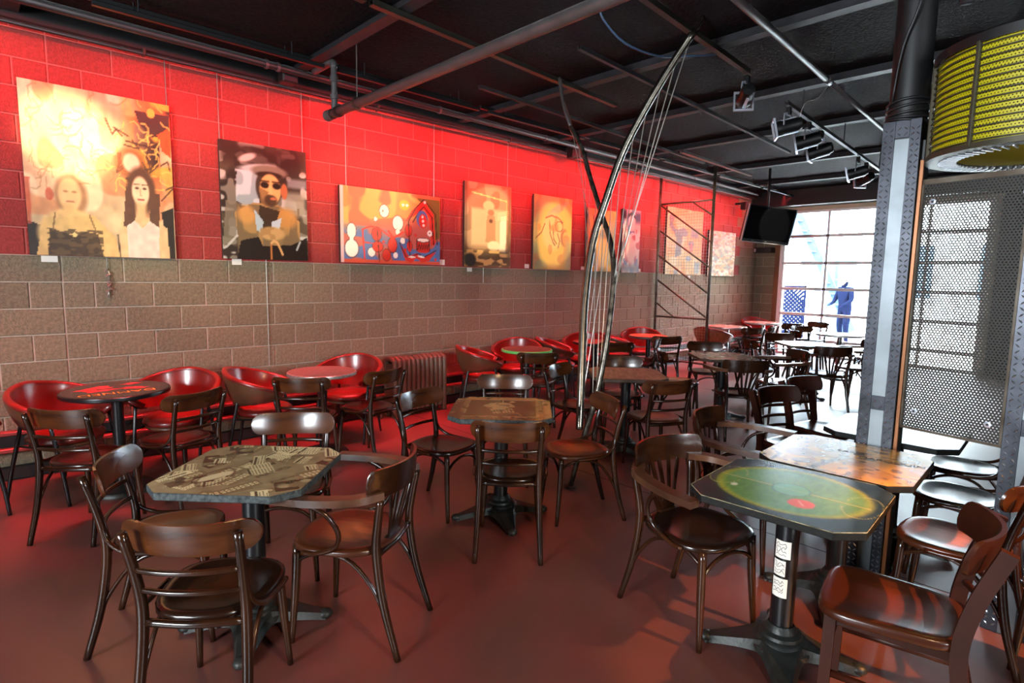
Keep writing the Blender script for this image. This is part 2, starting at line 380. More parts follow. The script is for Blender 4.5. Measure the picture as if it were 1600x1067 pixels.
def is_red(b): return b[2] > L0+S and b[1] < 11.5
for b_ in blocks[:295]:
    obj('block', block_mesh(b_[3], b_[4], 'redblock' if is_red(b_) else 'block'), None, wl, loc=(b_[1], random.uniform(-0.004, 0.0015), b_[2]))
tag(obj('distant_blocks', rest_mesh([b_ for b_ in blocks[295:] if not is_red(b_)]), M['block'], wl), kind='stuff')
tag(obj('distant_painted_blocks', rest_mesh([b_ for b_ in blocks[295:] if is_red(b_)]), M['redblock'], wl), kind='stuff')

# ---- far wall round the overhead door
DY0, DY1, DZ = -0.56, -4.08, 3.06
wf = struct('wall_far', join(box(X1, X1+0.25, DY0, 0.0, 0, ZC), box(X1, X1+0.25, Y0, DY1, 0, ZC), box(X1, X1+0.25, DY1, DY0, DZ, ZC)), M['mortar'])
for v in range(-8, 10):
    z0, z1 = max(0.0, L0+v*S), min(ZC, L0+(v+1)*S)
    ys = [0.0, -0.42] if v % 2 else [0.0, -0.16, -0.42]
    for ya, yb in zip(ys[:-1], ys[1:]):
        obj('block', block_mesh(ya-yb, z1-z0), None, wf, loc=(X1-0.004, (ya+yb)/2, (z0+z1)/2), rotz=-PI/2)
struct('wall_far_paint', box(X1-0.02, X1-0.001, Y0, DY1-0.1, 0, ZC), M['darkwall'], wf)
struct('trim_1', rbox(X1-0.05, X1+0.02, -0.52, -0.43, 0, 3.1), M['jamb'])
struct('trim_2', join(rbox(X1-0.06, X1-0.01, -0.60, -0.535, 0, 3.1), rbox(X1-0.06, X1-0.01, DY1-0.02, DY1+0.05, 0, 3.1)), M['doorframe'])
struct('trim_3', rbox(X1-0.05, X1+0.03, -4.2, -0.43, 3.06, 3.17), M['header'])
struct('trim_4', rbox(X1-0.45, X1, -9.0, -0.02, 3.14, ZC), M['blackpaint'])
dr = tag(thing('door_1', 'glazed overhead door with aluminium rails open to the bright street', 'door', (X1-0.02, 0, 0)), kind='structure')
ycols = [-0.60, -1.463, -2.32, -3.18, -4.04]; zr = [0.0, 0.338, 0.883, 1.424, 1.966, 2.53, 3.06]
for i, z in enumerate(zr):
    h = 0.03 if 0 < i < 6 else 0.045
    obj('rail', rbox(-0.02, 0.025, ycols[-1], ycols[0], max(0.002, z-h), z+h), M['doorframe'], dr)
for i, y in enumerate(ycols):
    for k in range(6):
        h0, h1 = zr[k]+0.03, zr[k+1]-0.03
        obj('stile', rbox(-0.018, 0.022, y-0.022, y+0.022, h0, h1), M['doorframe'], dr)
for i in range(4):
    for k in range(6):
        obj('pane', box(0.0, 0.005, ycols[i+1]+0.022, ycols[i]-0.022, zr[k]+0.03, zr[k+1]-0.03), M['glass'], dr)
for z in zr[1:6]:
    for y in (-0.575, -1.463, -2.32):
        obj('hinge', rbox(-0.03, -0.018, y-0.03, y+0.03, z-0.02, z+0.02), M['frame'], dr)

# ---- the rest of the shell, behind and beside the viewpoint
struct('wall_back', join(box(X0-0.2, X0, Y0, 0.2, 0, 1.5), box(X0-0.2, X0, Y0, 0.2, 2.6, ZC), box(X0-0.2, X0, -3.7, 0.2, 1.5, 2.6), box(X0-0.2, X0, Y0, -5.5, 1.5, 2.6)), M['darkwall'])
struct('wall_right', join(box(X0, X1+0.25, Y0-0.2, Y0, 0, 1.6), box(X0, X1+0.25, Y0-0.2, Y0, 2.4, ZC), box(X0, 0.1, Y0-0.2, Y0, 1.6, 2.4), box(0.9, X1+0.25, Y0-0.2, Y0, 1.6, 2.4)), M['darkwall'])

# ---- ledger and rails along the wall
struct('trim_5', rbox(X0, X1, -0.13, -0.004, 3.335, ZC, 0.01), M['blackpaint'])
for k, (z0, z1, d) in enumerate(((0.345, 0.375, 0.085), (0.225, 0.255, 0.115), (0.0, 0.10, 0.05))):
    struct('baseboard_left' if k == 0 else 'trim_%d' % (5+k), rbox(X0, X1, -d, -0.004, z0, z1, 0.006), M['redrail'] if k < 2 else M['blackpaint'])
struct('trim_8', box(X0, X1, -0.045, -0.004, 0.255, 0.345), M['blackpaint'])

# ---- the street outside
st = tag(obj('street_ground', box(X1+0.25, 60, -30, 30, -0.15, -0.03), M['pavement']), 'sunlit pale pavement outside the glazed door', 'ground', kind='structure')
bl = thing('street_building', 'pale washed-out building across the street seen through the door', 'building', (26, 0, 0))
obj('wall', box(0, 6, -10, 4, 0, 9), M['facade'], bl)
for k in range(5):
    y = 2.4-k*2.6
    w = obj('window', rbox(-0.08, 0.02, y-0.6, y+0.6, 1.0, 3.0, 0.03), M['facade_blue'], bl)
    obj('sill', rbox(-0.16, 0.0, y-0.7, y+0.7, 0.9, 1.0, 0.02), M['facade'], w)
sr = thing('outside_staircase', 'pale outdoor stair with sloping stringer beyond the upper left door panes', 'stairs', (18.5, 1.4, 0))
obj('stringer', sweep([(0, 1.2, 5.4), (0, -1.44, 0.0)], 1, rect=True, sx=0.12, sy=0.34, sub=1), M['stairpaint'], sr)
obj('stringer', sweep([(0.9, 1.2, 5.4), (0.9, -1.44, 0.0)], 1, rect=True, sx=0.12, sy=0.34, sub=1), M['stairpaint'], sr)
for k in range(14):
    t = k/13; obj('step', box(0.06, 0.84, 1.1-2.1*t-0.13, 1.1-2.1*t+0.13, 5.15-4.3*t, 5.2-4.3*t), M['stairpaint'], sr)
obj('post', rbox(1.0, 1.1, -0.95, -0.85, -0.03, 3.4, 0.01), M['facade_blue'], sr)
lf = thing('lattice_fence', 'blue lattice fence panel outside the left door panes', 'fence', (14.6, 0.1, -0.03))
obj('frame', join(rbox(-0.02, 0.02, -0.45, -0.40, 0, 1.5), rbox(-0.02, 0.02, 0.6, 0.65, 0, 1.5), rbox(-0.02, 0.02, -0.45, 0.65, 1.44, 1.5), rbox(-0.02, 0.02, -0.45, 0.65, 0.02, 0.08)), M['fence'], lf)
slats = []
for k in range(-14, 12):
    for sg in (1, -1):
        y0 = k*0.1; a = (0.006*sg, max(-0.42, min(0.62, y0)), 0.05); L = 1.4
        P0, P1 = None, None
        for t in np.linspace(0, 1, 29):
            yy = y0+sg*L*t+(0.4 if sg < 0 else 0); zz = 0.06+L*t
            if -0.42 < yy < 0.62:
                if P0 is None: P0 = (0.006*sg, yy, zz)
                P1 = (0.006*sg, yy, zz)
        if P0 and P1 and P0 != P1: slats.append(sweep([P0, P1], 1, rect=True, sx=0.012, sy=0.055, sub=1))
tag(obj('lattice', join(*slats), M['fence'], lf), kind='stuff')
M['street_pole'] = mat('pole_blue', (96, 130, 190), 0.6)
tag(obj('street_pole', lathe([(0.0, 0), (0.11, 0), (0.11, 0.3), (0.07, 0.32), (0.06, 4.5), (0.0, 4.5)], 12), M['street_pole'], loc=(15.8, -0.35, -0.03)), 'blue street pole seen through the left door panes', 'pole')

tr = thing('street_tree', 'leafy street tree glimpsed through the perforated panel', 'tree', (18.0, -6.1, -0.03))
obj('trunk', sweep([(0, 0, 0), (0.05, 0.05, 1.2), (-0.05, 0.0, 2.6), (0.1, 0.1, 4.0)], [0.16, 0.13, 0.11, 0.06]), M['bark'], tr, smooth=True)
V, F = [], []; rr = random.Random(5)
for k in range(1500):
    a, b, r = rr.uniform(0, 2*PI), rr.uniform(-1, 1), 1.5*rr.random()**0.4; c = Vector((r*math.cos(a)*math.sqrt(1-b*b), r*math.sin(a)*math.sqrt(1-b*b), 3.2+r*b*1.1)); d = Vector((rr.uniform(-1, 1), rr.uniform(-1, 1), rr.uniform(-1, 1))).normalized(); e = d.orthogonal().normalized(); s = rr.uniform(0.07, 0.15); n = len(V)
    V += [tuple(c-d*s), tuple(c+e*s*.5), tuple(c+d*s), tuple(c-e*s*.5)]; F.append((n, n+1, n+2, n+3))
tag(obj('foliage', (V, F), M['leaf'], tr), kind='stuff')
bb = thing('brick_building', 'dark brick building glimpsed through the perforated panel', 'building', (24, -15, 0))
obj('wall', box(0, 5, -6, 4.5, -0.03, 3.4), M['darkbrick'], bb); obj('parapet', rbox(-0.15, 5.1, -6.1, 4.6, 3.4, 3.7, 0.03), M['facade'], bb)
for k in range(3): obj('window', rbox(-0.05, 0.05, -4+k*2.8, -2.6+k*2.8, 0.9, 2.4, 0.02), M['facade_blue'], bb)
# ------------------------------------------------------------------ chairs
def seat_part(rx, ry, zt=0.462, th=0.032, front=0.10, dip=0.012, n=28, e=2.7):
    ring = [(0.0, -dip), (0.35, -dip), (0.62, -dip*0.75), (0.80, -0.002), (0.90, 0.0), (0.97, -0.003), (1.0, -0.010), (1.0, -th+0.006), (0.96, -th), (0.0, -th)]
    V, F = [], []
    for s, z in ring:
        for i in range(n):
            a = 2*PI*i/n; ca, sa = math.cos(a), math.sin(a)
            x = rx*math.copysign(abs(ca)**(2/e), ca); y = ry*math.copysign(abs(sa)**(2/e), sa)*(1+front*x/rx)
            V.append((x*s, y*s, zt+z))
    for k in range(len(ring)-1):
        for i in range(n):
            j = (i+1) % n; F.append((k*n+i, (k+1)*n+i, (k+1)*n+j, k*n+j)[::-1])
    return V, F
def plate(uN, fx, hw, z_mid, hh, th, lean=0.0, e=0.24, bow=None):
    """curved board: u across y in [-hw,hw]; fx(u) gives x; rounded ends; thickness th along x"""
    vN = 5; V = []; F = []
    for side in (1, -1):
        for i in range(uN+1):
            u = math.sin(PI/2*(-1+2*i/uN)); k_ = e
            h = hh if abs(u) < 1-k_ else hh*math.sqrt(max(0.0, 1-((abs(u)-1+k_)/k_)**2))
            for k in range(vN+1):
                v = -1+2*k/vN; ed = 1-0.35*max(abs(v)**6, abs(u)**10)
                V.append((fx(u)+side*th/2*ed-lean*v*h, u*hw, z_mid+v*h+(bow(u) if bow else 0)))
    a = (uN+1)*(vN+1)
    for i in range(uN):
        for k in range(vN):
            p = i*(vN+1)+k; q = p+vN+1
            F.append((p, q, q+1, p+1)); F.append((a+p, a+p+1, a+q+1, a+q))
    for i in range(uN):
        p = i*(vN+1); q = p+vN+1
        F.append((p, a+p, a+q, q)); p += vN; q += vN; F.append((p, q, a+q, a+p))
    for k in range(vN):
        F.append((k, k+1, a+k+1, a+k)); p = uN*(vN+1)+k; F.append((p, a+p, a+p+1, p+1))
    return V, F

def side_chair(name='side_chair'):
    t = thing(name, '', 'chair')
    w = M['wood']
    obj('seat', seat_part(0.205, 0.20), M['seat'], t, smooth=True)
    for s in (1, -1):
        obj('leg', sweep([(0.155, 0.155*s, 0.44), (0.165, 0.165*s, 0.25), (0.185, 0.18*s, 0.0)], [0.018, 0.017, 0.012]), w, t, smooth=True)
        obj('leg', sweep([(-0.285, 0.185*s, 0.0), (-0.225, 0.175*s, 0.22), (-0.195, 0.168*s, 0.45), (-0.215, 0.170*s, 0.60), (-0.262, 0.178*s, 0.775)], [0.014, 0.018, 0.019, 0.017, 0.015]), w, t, smooth=True)
        obj('seat_bracket', sweep([(-0.208, 0.172*s, 0.575), (-0.185, 0.185*s, 0.50), (-0.12, 0.205*s, 0.455), (-0.02, 0.214*s, 0.444), (0.06, 0.215*s, 0.442)], 0.010, n=6), w, t, smooth=True)
        obj('leg_brace', sweep([(-0.245, 0.178*s, 0.15), (-0.185, 0.172*s, 0.28), (-0.09, 0.170*s, 0.395), (0.02, 0.172*s, 0.425), (0.10, 0.168*s, 0.405), (0.155, 0.160*s, 0.37)], 0.009, n=6), w, t, smooth=True)
    obj('front_brace', sweep([(0.165, 0.160, 0.33), (0.165, 0.10, 0.375), (0.163, 0, 0.395), (0.165, -0.10, 0.375), (0.165, -0.160, 0.33)], 0.009, n=6), w, t, smooth=True)
    obj('crest_rail', plate(22, lambda u: -0.243+0.065*u*u, 0.225, 0.736, 0.058, 0.017, lean=0.22, bow=lambda u: 0.010*u*u), M['crest'], t, auto=50)
    for z, x in ((0.635, -0.226), (0.555, -0.205)):
        obj('back_rail', sweep([(x, 0.168, z), (x-0.022, 0.08, z), (x-0.028, 0, z), (x-0.022, -0.08, z), (x, -0.168, z)], 0.0105, n=8), w, t, smooth=True)
    obj('rear_rail', sweep([(-0.195, 0.165, 0.435), (-0.215, 0, 0.435), (-0.195, -0.165, 0.435)], 0.014, n=8), w, t, smooth=True)
    return t
def armchair(name='armchair'):
    t = thing(name, '', 'chair'); w = M['wood']
    obj('seat', seat_part(0.222, 0.222, front=0.06), M['seat'], t, smooth=True)
    for s in (1, -1):
        obj('leg', sweep([(0.17, 0.165*s, 0.44), (0.178, 0.172*s, 0.25), (0.195, 0.185*s, 0.0)], [0.019, 0.018, 0.012]), w, t, smooth=True)
        obj('leg', sweep([(-0.300, 0.190*s, 0.0), (-0.230, 0.178*s, 0.24), (-0.200, 0.172*s, 0.45), (-0.212, 0.182*s, 0.58), (-0.232, 0.195*s, 0.69)], [0.014, 0.018, 0.020, 0.018, 0.016]), w, t, smooth=True)
        obj('arm', sweep([(0.215, 0.285*s, 0.690), (0.09, 0.292*s, 0.692), (-0.04, 0.280*s, 0.696), (-0.15, 0.245*s, 0.700), (-0.225, 0.170*s, 0.705)], 1, rect=True, sx=0.058, sy=0.030, sub=4), M['armwood'], t, auto=40)
        obj('arm_support', sweep([(0.06, 0.280*s, 0.68), (-0.03, 0.272*s, 0.64), (-0.075, 0.255*s, 0.56), (-0.05, 0.238*s, 0.49), (0.04, 0.232*s, 0.447), (0.11, 0.226*s, 0.440)], 0.0105, n=6), w, t, smooth=True)
        obj('leg_brace', sweep([(-0.258, 0.185*s, 0.14), (-0.195, 0.178*s, 0.28), (-0.09, 0.176*s, 0.395), (0.03, 0.176*s, 0.425), (0.11, 0.172*s, 0.405), (0.17, 0.165*s, 0.37)], 0.0095, n=6), w, t, smooth=True)
    obj('front_brace', sweep([(0.178, 0.165, 0.33), (0.178, 0.10, 0.375), (0.176, 0, 0.395), (0.178, -0.10, 0.375), (0.178, -0.165, 0.33)], 0.0095, n=6), w, t, smooth=True)
    obj('crest_rail', plate(16, lambda u: -0.272+0.082*u*u, 0.225, 0.752, 0.062, 0.022, lean=0.10, e=0.10), w, t, auto=50)
    for k in range(5):
        y0 = (k-2)*0.020; y1 = (k-2)*0.058
        obj('back_slat', sweep([(-0.196, y0, 0.45), (-0.222, (y0+y1)/2, 0.57), (-0.262+0.02*abs(k-2)/2, y1, 0.705)], 1, rect=True, sx=0.020, sy=0.008, sub=3, up=(1, 0, 0)), w, t, auto=40)
    obj('slat_block', rbox(-0.212, -0.178, -0.058, 0.058, 0.425, 0.470, 0.008), w, t)
    obj('rear_rail', sweep([(-0.2, 0.17, 0.438), (-0.215, 0, 0.438), (-0.2, -0.17, 0.438)], 0.014, n=8), w, t, smooth=True)
    return t
def ladder_chair(name='ladder_back_chair'):
    t = thing(name, '', 'chair'); w = M['wood2']
    obj('seat', seat_part(0.215, 0.205, zt=0.465, th=0.038, front=0.08, dip=0.010, e=4.5), M['seatred'], t, smooth=True)
    for s in (1, -1):
        obj('leg', sweep([(0.165, 0.165*s, 0.44), (0.172, 0.17*s, 0.0)], 1, rect=True, sx=0.036, sy=0.036, sub=1), w, t)
        obj('leg', sweep([(-0.275, 0.175*s, 0.0), (-0.212, 0.17*s, 0.28), (-0.195, 0.168*s, 0.45), (-0.225, 0.172*s, 0.62), (-0.285, 0.18*s, 0.80)], 1, rect=True, sx=0.026, sy=0.046, sub=4), w, t, auto=40)
        obj('stretcher', rod((0.168, 0.167*s, 0.21), (-0.222, 0.172*s, 0.21), 0.013), w, t, smooth=True)
    obj('stretcher', rod((0.168, 0.167, 0.30), (0.168, -0.167, 0.30), 0.012), w, t, smooth=True)
    for s in (1, -1): obj('apron', rbox(-0.19, 0.17, 0.16*s-0.01, 0.16*s+0.01, 0.395, 0.43, 0.003), w, t)
    obj('crest_rail', plate(20, lambda u: -0.268+0.085*u*u, 0.225, 0.765, 0.058, 0.022, lean=0.25, e=0.12), w, t, auto=50)
    for z, x in ((0.675, -0.248), (0.605, -0.226), (0.535, -0.208)):
        obj('back_rail', sweep([(x, 0.168, z), (x-0.03, 0.08, z), (x-0.038, 0, z), (x-0.03, -0.08, z), (x, -0.168, z)], 0.0115), w, t, smooth=True)
    return t
def tub_chair(name='tub_chair', outer='brownvinyl'):
    t = thing(name, '', 'chair')
    A = math.radians(128); n = 30
    def rim(a): k = abs(a)/A; return 0.775-0.165*k**1.4
    def low(a): k = abs(a)/A; return 0.475+0.06*k
    def surf(off, zadd, rows):
        V = []
        for i in range(n+1):
            a = -A+2*A*i/n; zt, zb = rim(a)+zadd, low(a)
            for k in range(rows+1):
                q = k/rows; r = 0.225+0.085*q**0.8+0.010*math.sin(PI*q)+off
                fl = 1.0+0.06*max(0, abs(a)/A-0.55)
                V.append((-math.cos(a)*r*fl*1.02, math.sin(a)*r*fl*1.06, zb+(zt-zb)*q))
        F = [(i*(rows+1)+k, (i+1)*(rows+1)+k, (i+1)*(rows+1)+k+1, i*(rows+1)+k+1) for i in range(n) for k in range(rows)]
        return V, F
    R = 6
    o = surf(0.0, 0.0, R); inn = surf(-0.042, 0.0, R); inn = (inn[0], [f[::-1] for f in inn[1]])
    # outer shell closes underneath, lining carries the rolled rim
    ob = list(o[0]); of = list(o[1]); b = len(ob); ob += inn[0]
    for i in range(n): of.append((i*(R+1), b+i*(R+1), b+(i+1)*(R+1), (i+1)*(R+1)))
    obj('shell', (ob[:b]+inn[0], of), M[outer], t, smooth=True)
    obj('lining', inn, M['redvinyl'], t, smooth=True)
    path = []
    for i in range(n+1):
        a = -A+2*A*i/n; p = Vector(o[0][i*(R+1)+R]); q = Vector(inn[0][i*(R+1)+R]); path.append((p+q)/2)
    e0 = [(Vector(o[0][0])+Vector(inn[0][0]))/2+Vector((0.004, 0, 0.02))]; e1 = [(Vector(o[0][n*(R+1)])+Vector(inn[0][n*(R+1)]))/2+Vector((0.004, 0, 0.02))]
    obj('rim_roll', sweep([tuple(p) for p in e0+path+e1], 0.0235, n=8, sub=1), M['redvinyl'], t, smooth=True)
    obj('seat', lathe([(0.0, 0.465), (0.12, 0.468), (0.20, 0.460), (0.228, 0.440), (0.232, 0.418), (0.215, 0.400), (0.0, 0.396)], 28), M['redvinyl'], t, smooth=True)
    obj('seat_ring', lathe([(0.0, 0.396), (0.21, 0.396), (0.215, 0.385), (0.21, 0.375), (0.0, 0.375)], 24), M['brownvinyl'], t, smooth=True)
    for s in (1, -1):
        obj('leg', sweep([(-0.17, 0.165*s, 0.55), (-0.20, 0.185*s, 0.38), (-0.235, 0.21*s, 0.18), (-0.265, 0.225*s, 0.0)], [0.012, 0.014, 0.013, 0.011]), M['blackmetal'], t, smooth=True)
        obj('leg', sweep([(0.12, 0.24*s, 0.56), (0.16, 0.238*s, 0.38), (0.195, 0.235*s, 0.18), (0.215, 0.23*s, 0.0)], [0.012, 0.014, 0.013, 0.011]), M['blackmetal'], t, smooth=True)
        obj('seat_bar', rod((-0.205, 0.188*s, 0.385), (0.165, 0.235*s, 0.385), 0.008, 6), M['blackmetal'], t, smooth=True)
    return t
PROTO = {}
def place(kind, x, y, face, label, group, seat=None, z=0.0):
    if kind not in PROTO:
        r = {'side': side_chair, 'arm': armchair, 'ladder': ladder_chair, 'tub': tub_chair, 'tubwood': lambda: tub_chair('tub_chair', 'veneer')}[kind](); PROTO[kind] = r
    else: r = copy_tree(PROTO[kind])
    r.location = (x, y, z); r.rotation_euler = (0, 0, math.radians(face)); r['label'] = label; r['category'] = 'chair'
    if group: r['group'] = group
    for c in r.children:
        if c.name.split('.')[0] == 'seat':
            if seat: c.material_slots[0].link = 'OBJECT'; c.material_slots[0].material = M[seat]
            else: c.material_slots[0].link = 'DATA'
    return r
GL = 'ladder-back chairs'
GA, GB, GT = 'dark bentwood side chairs', 'bentwood armchairs', 'red tub chairs along the block wall'
# prototypes must keep the first place's data untouched by seat overrides
CH = [
 ('side', 0.06, -3.50, 50, 'dark wooden side chair with chipped crest, back to the viewer, nearest at front left', GA, None),
 ('side', 0.05, -2.86, -28, 'dark wooden side chair tucked in at the left end of the newsprint-covered table', GA, None),
 ('arm', 0.64, -3.40, 124, 'wooden armchair with worn orange seat, right of the newsprint-covered table', GB, 'seatwarm'),
 ('side', 0.64, -2.68, -125, 'dark side chair behind the newsprint-covered table, facing the viewer', GA, None),
 ('side', -0.05, -1.40, 46, 'brown side chair, back to viewer, at the round black table with orange lettering', GA, None),
 ('side', 0.44, -1.30, 112, 'dark side chair between the lettered round table and the newsprint-covered table', GA, None),
 ('tub', -0.10, -0.62, -50, 'red tub chair behind the lettered round table, on its left', GT, None),
 ('tub', 0.60, -0.60, -125, 'red tub chair with shiny dark lining, right of the lettered round table', GT, None),
 ('tub', -0.72, -1.00, -20, 'red tub chair cut off by the left edge of the picture', GT, None),
 ('side', 1.40, -1.25, 50, 'brown side chair, back to viewer, at the grey-rimmed round table', GA, None),
 ('side', 1.92, -1.28, 105, 'dark side chair standing just left of the cast iron radiator', GA, None),
 ('tub', 1.24, -0.72, -30, 'red tub chair left of the grey-rimmed round table', GT, None),
 ('tub', 2.08, -0.62, -140, 'red tub chair right of the grey-rimmed round table, beside the radiator', GT, None),
 ('tub', 3.75, -0.66, -35, 'red tub chair between the radiator and the green-rimmed round table', GT, None),
 ('tub', 4.50, -0.46, -140, 'red tub chair against the wall behind the green-rimmed round table', GT, None),
 ('side', 3.92, -1.36, 50, 'brown side chair with pale worn crest corner, at the green-rimmed round table', GA, None),
 ('side', 1.74, -2.60, -75, 'dark side chair left of the middle table with the brown emblem top', GA, None),
 ('side', 1.74, -3.27, 45, 'brown side chair, back to viewer, pushed in at the brown emblem table', GA, None),
 ('side', 2.36, -3.26, 150, 'side chair with orange-red worn seat, right of the brown emblem table', GA, 'seatwarm'),
 ('side', 2.44, -2.46, -133, 'side chair facing the viewer behind the brown emblem table', GA, None),
 ('side', 3.40, -2.40, -75, 'dark side chair just behind the foot of the stringed steel sculpture', GA, None),
 ('side', 4.12, -2.36, -138, 'side chair with shiny crest behind the plank-topped table', GA, None),
 ('side', 3.56, -3.10, 62, 'brown side chair, back to viewer, in front of the plank-topped table', GA, 'seatwarm'),
 ('tub', 5.16, -0.58, -45, 'red tub chair with high tilted rim just right of the green-rimmed table', GT, None),
 ('tub', 5.84, -0.48, -140, 'red tub chair behind the reddish round table, beyond the sculpture', GT, None),
 ('side', 5.42, -1.28, 50, 'dark side chair seen between the sculpture rods at the reddish round table', GA, None),
 ('side', 6.00, -1.30, 120, 'dark side chair seen edge-on right of the sculpture rods', GA, None),
 ('tub', 6.50, -0.58, -40, 'red tub chair left of the small brown round table near the mesh partition', GT, None),
 ('tub', 7.28, -0.46, -145, 'red tub chair right of the small brown round table near the mesh partition', GT, None),
 ('side', 6.62, -1.24, 55, 'brown side chair, back to viewer, at the small brown round table', GA, None),
 ('side', 5.22, -2.36, -48, 'dark side chair left of the pale square table in mid-room', GA, None),
 ('side', 6.12, -2.22, -140, 'side chair behind the pale square table in mid-room', GA, None),
 ('arm', 5.14, -3.08, 42, 'dark armchair with fan-slatted back to viewer at the pale square table', GB, None),
 ('arm', 6.08, -3.12, 140, 'armchair with brown back right of the pale square table', GB, None),
 ('arm', 7.18, -3.24, 40, 'fan-backed armchair in front of the bright white-topped table by the door', GB, None),
 ('arm', 8.08, -3.34, 138, 'fan-backed armchair right of the bright white-topped table', GB, None),
 ('side', 7.30, -2.40, -40, 'brown side chair left of the bright white-topped table', GA, None),
 ('side', 8.22, -2.34, -135, 'side chair with low curved back behind the bright white-topped table', GA, None),
 ('side', 9.30, -2.28, -50, 'dark side chair left of the last chrome-legged table by the door', GA, None),
 ('side', 10.05, -2.05, -120, 'dark side chair behind the last chrome-legged table by the door', GA, None),
 ('side', 10.40, -3.00, 150, 'dark side chair right of the last chrome-legged table, half hidden by the column', GA, None),
 ('side', 9.30, -3.22, 55, 'dark side chair in front of the last chrome-legged table', GA, None),
 ('tubwood', 8.72, -0.95, -5, 'tub chair with striped wooden shell behind the mesh partition', GT, None),
 ('side', 9.12, -1.34, 60, 'dark side chair at the first table beyond the mesh partition', GA, None),
 ('side', 9.72, -1.34, 100, 'dark side chair between the two tables beyond the mesh partition', GA, None),
 ('tub', 11.7, -0.42, -130, 'red tub chair in the far corner below the television', GT, None),
 ('side', 10.78, -1.38, 55, 'dark side chair in front of the far corner table', GA, None),
 ('side', 11.35, -1.62, 160, 'side chair seen side-on against the lower door panes', GA, None),
 ('arm', 1.86, -4.42, -102, 'dark armchair with empty glossy seat, left of the green-topped table', GB, None),
 ('arm', 2.66, -4.26, -82, 'armchair behind the green-topped table, drawn up to the kraft-paper table', GB, None),
 ('ladder', 3.62, -4.24, -105, 'side chair with square brown crest left of the steel column', GL, None),
 ('ladder', 4.25, -4.20, -102, 'brown side chair directly behind another, nearest the steel column', GL, None),
 ('side', 3.95, -5.10, 95, 'side chair with bright reflecting seat below the perforated panel', GA, None),
 ('side', 3.30, -5.18, 92, 'side chair with shiny seat right of the kraft-paper table', GA, None),
 ('side', 2.62, -5.26, 88, 'side chair with amber seat behind the front right ladder-back chair', GA, 'seatwarm'),
 ('ladder', 1.79, -5.21, 100, 'red-brown ladder-back chair with broad seat at front right', GL, None),
 ('side', 2.40, -5.74, 20, 'dark chair cut off by the right edge of the picture', GA, None),
]
for c in CH:
    r = place(*c)

# ------------------------------------------------------------------ painted surfaces (flat print on canvas and table tops)
def vnoise(U, V, s, seed=0):
    r = np.random.default_rng(seed); G = r.random((64, 64)); x = (U*s) % 63; y = (V*s) % 63
    i, j = x.astype(int), y.astype(int); fx, fy = x-i, y-j; fx = fx*fx*(3-2*fx); fy = fy*fy*(3-2*fy)
    return (G[i, j]*(1-fx)+G[i+1, j]*fx)*(1-fy)+(G[i, j+1]*(1-fx)+G[i+1, j+1]*fx)*fy
class Paint:
    def __init__(s, U, V, base): s.U, s.V = U, V; s.C = np.tile(np.array(base, float), (len(U), 1))
    def mix(s, a, col): a = np.clip(a, 0, 1)[:, None]; s.C = s.C*(1-a)+np.array(col, float)*a
    def ell(s, cx, cy, rx, ry, col, soft=0.08, a=1.0, rot=0.0):
        c, q = math.cos(rot), math.sin(rot); x = s.U-cx; y = s.V-cy; X = x*c+y*q; Y = -x*q+y*c
        d = np.sqrt((X/rx)**2+(Y/ry)**2); s.mix(a*np.clip((1-d)/soft+0.5, 0, 1), col)
    def ring(s, cx, cy, rx, ry, w, col, a=1.0):
        d = np.abs(np.sqrt(((s.U-cx)/rx)**2+((s.V-cy)/ry)**2)-1); s.mix(a*np.clip((w-d)/(0.5*w), 0, 1), col)
    def rect(s, x0, y0, x1, y1, col, soft=0.006, a=1.0):
        k = np.minimum(np.minimum(s.U-x0, x1-s.U), np.minimum(s.V-y0, y1-s.V)); s.mix(a*np.clip(k/soft+0.5, 0, 1), col)
    def poly(s, P, col, a=1.0):
        ins = np.zeros(len(s.U), bool); n = len(P)
        for i in range(n):
            (x0, y0), (x1, y1) = P[i], P[(i+1) % n]
            c = ((y0 > s.V) != (y1 > s.V)) & (s.U < (x1-x0)*(s.V-y0)/((y1-y0) or 1e-9)+x0); ins ^= c
        s.mix(a*ins, col)
    def line(s, P, w, col, a=1.0):
        D = np.full(len(s.U), 9.0)
        for (x0, y0), (x1, y1) in zip(P[:-1], P[1:]):
            dx, dy = x1-x0, y1-y0; t = np.clip(((s.U-x0)*dx+(s.V-y0)*dy)/(dx*dx+dy*dy+1e-12), 0, 1)
            D = np.minimum(D, np.hypot(s.U-x0-t*dx, s.V-y0-t*dy))
        s.mix(a*np.clip((w-D)/(0.4*w)+0.3, 0, 1), col)
    def noise(s, sc, amt, seed=0, sx=1, sy=1): s.C *= (1+amt*(vnoise(s.U*sx, s.V*sy, sc, seed)*2-1))[:, None]
    def blotch(s, sc, thr, col, a=1, seed=0, sx=1, sy=1, m=None):
        q = np.clip((vnoise(s.U*sx, s.V*sy, sc, seed)-thr)/0.08, 0, 1)*a
        if m is not None: q = q*m
        s.mix(q, col)
def setcol(me, C):
    C = np.clip(C, 0, 255)/255.0; C = np.where(C <= 0.04045, C/12.92, ((C+0.055)/1.055)**2.4)
    at = me.color_attributes.new('Col', 'FLOAT_COLOR', 'POINT'); at.data.foreach_set('color', np.c_[C, np.ones(len(C))].astype(np.float32).ravel())
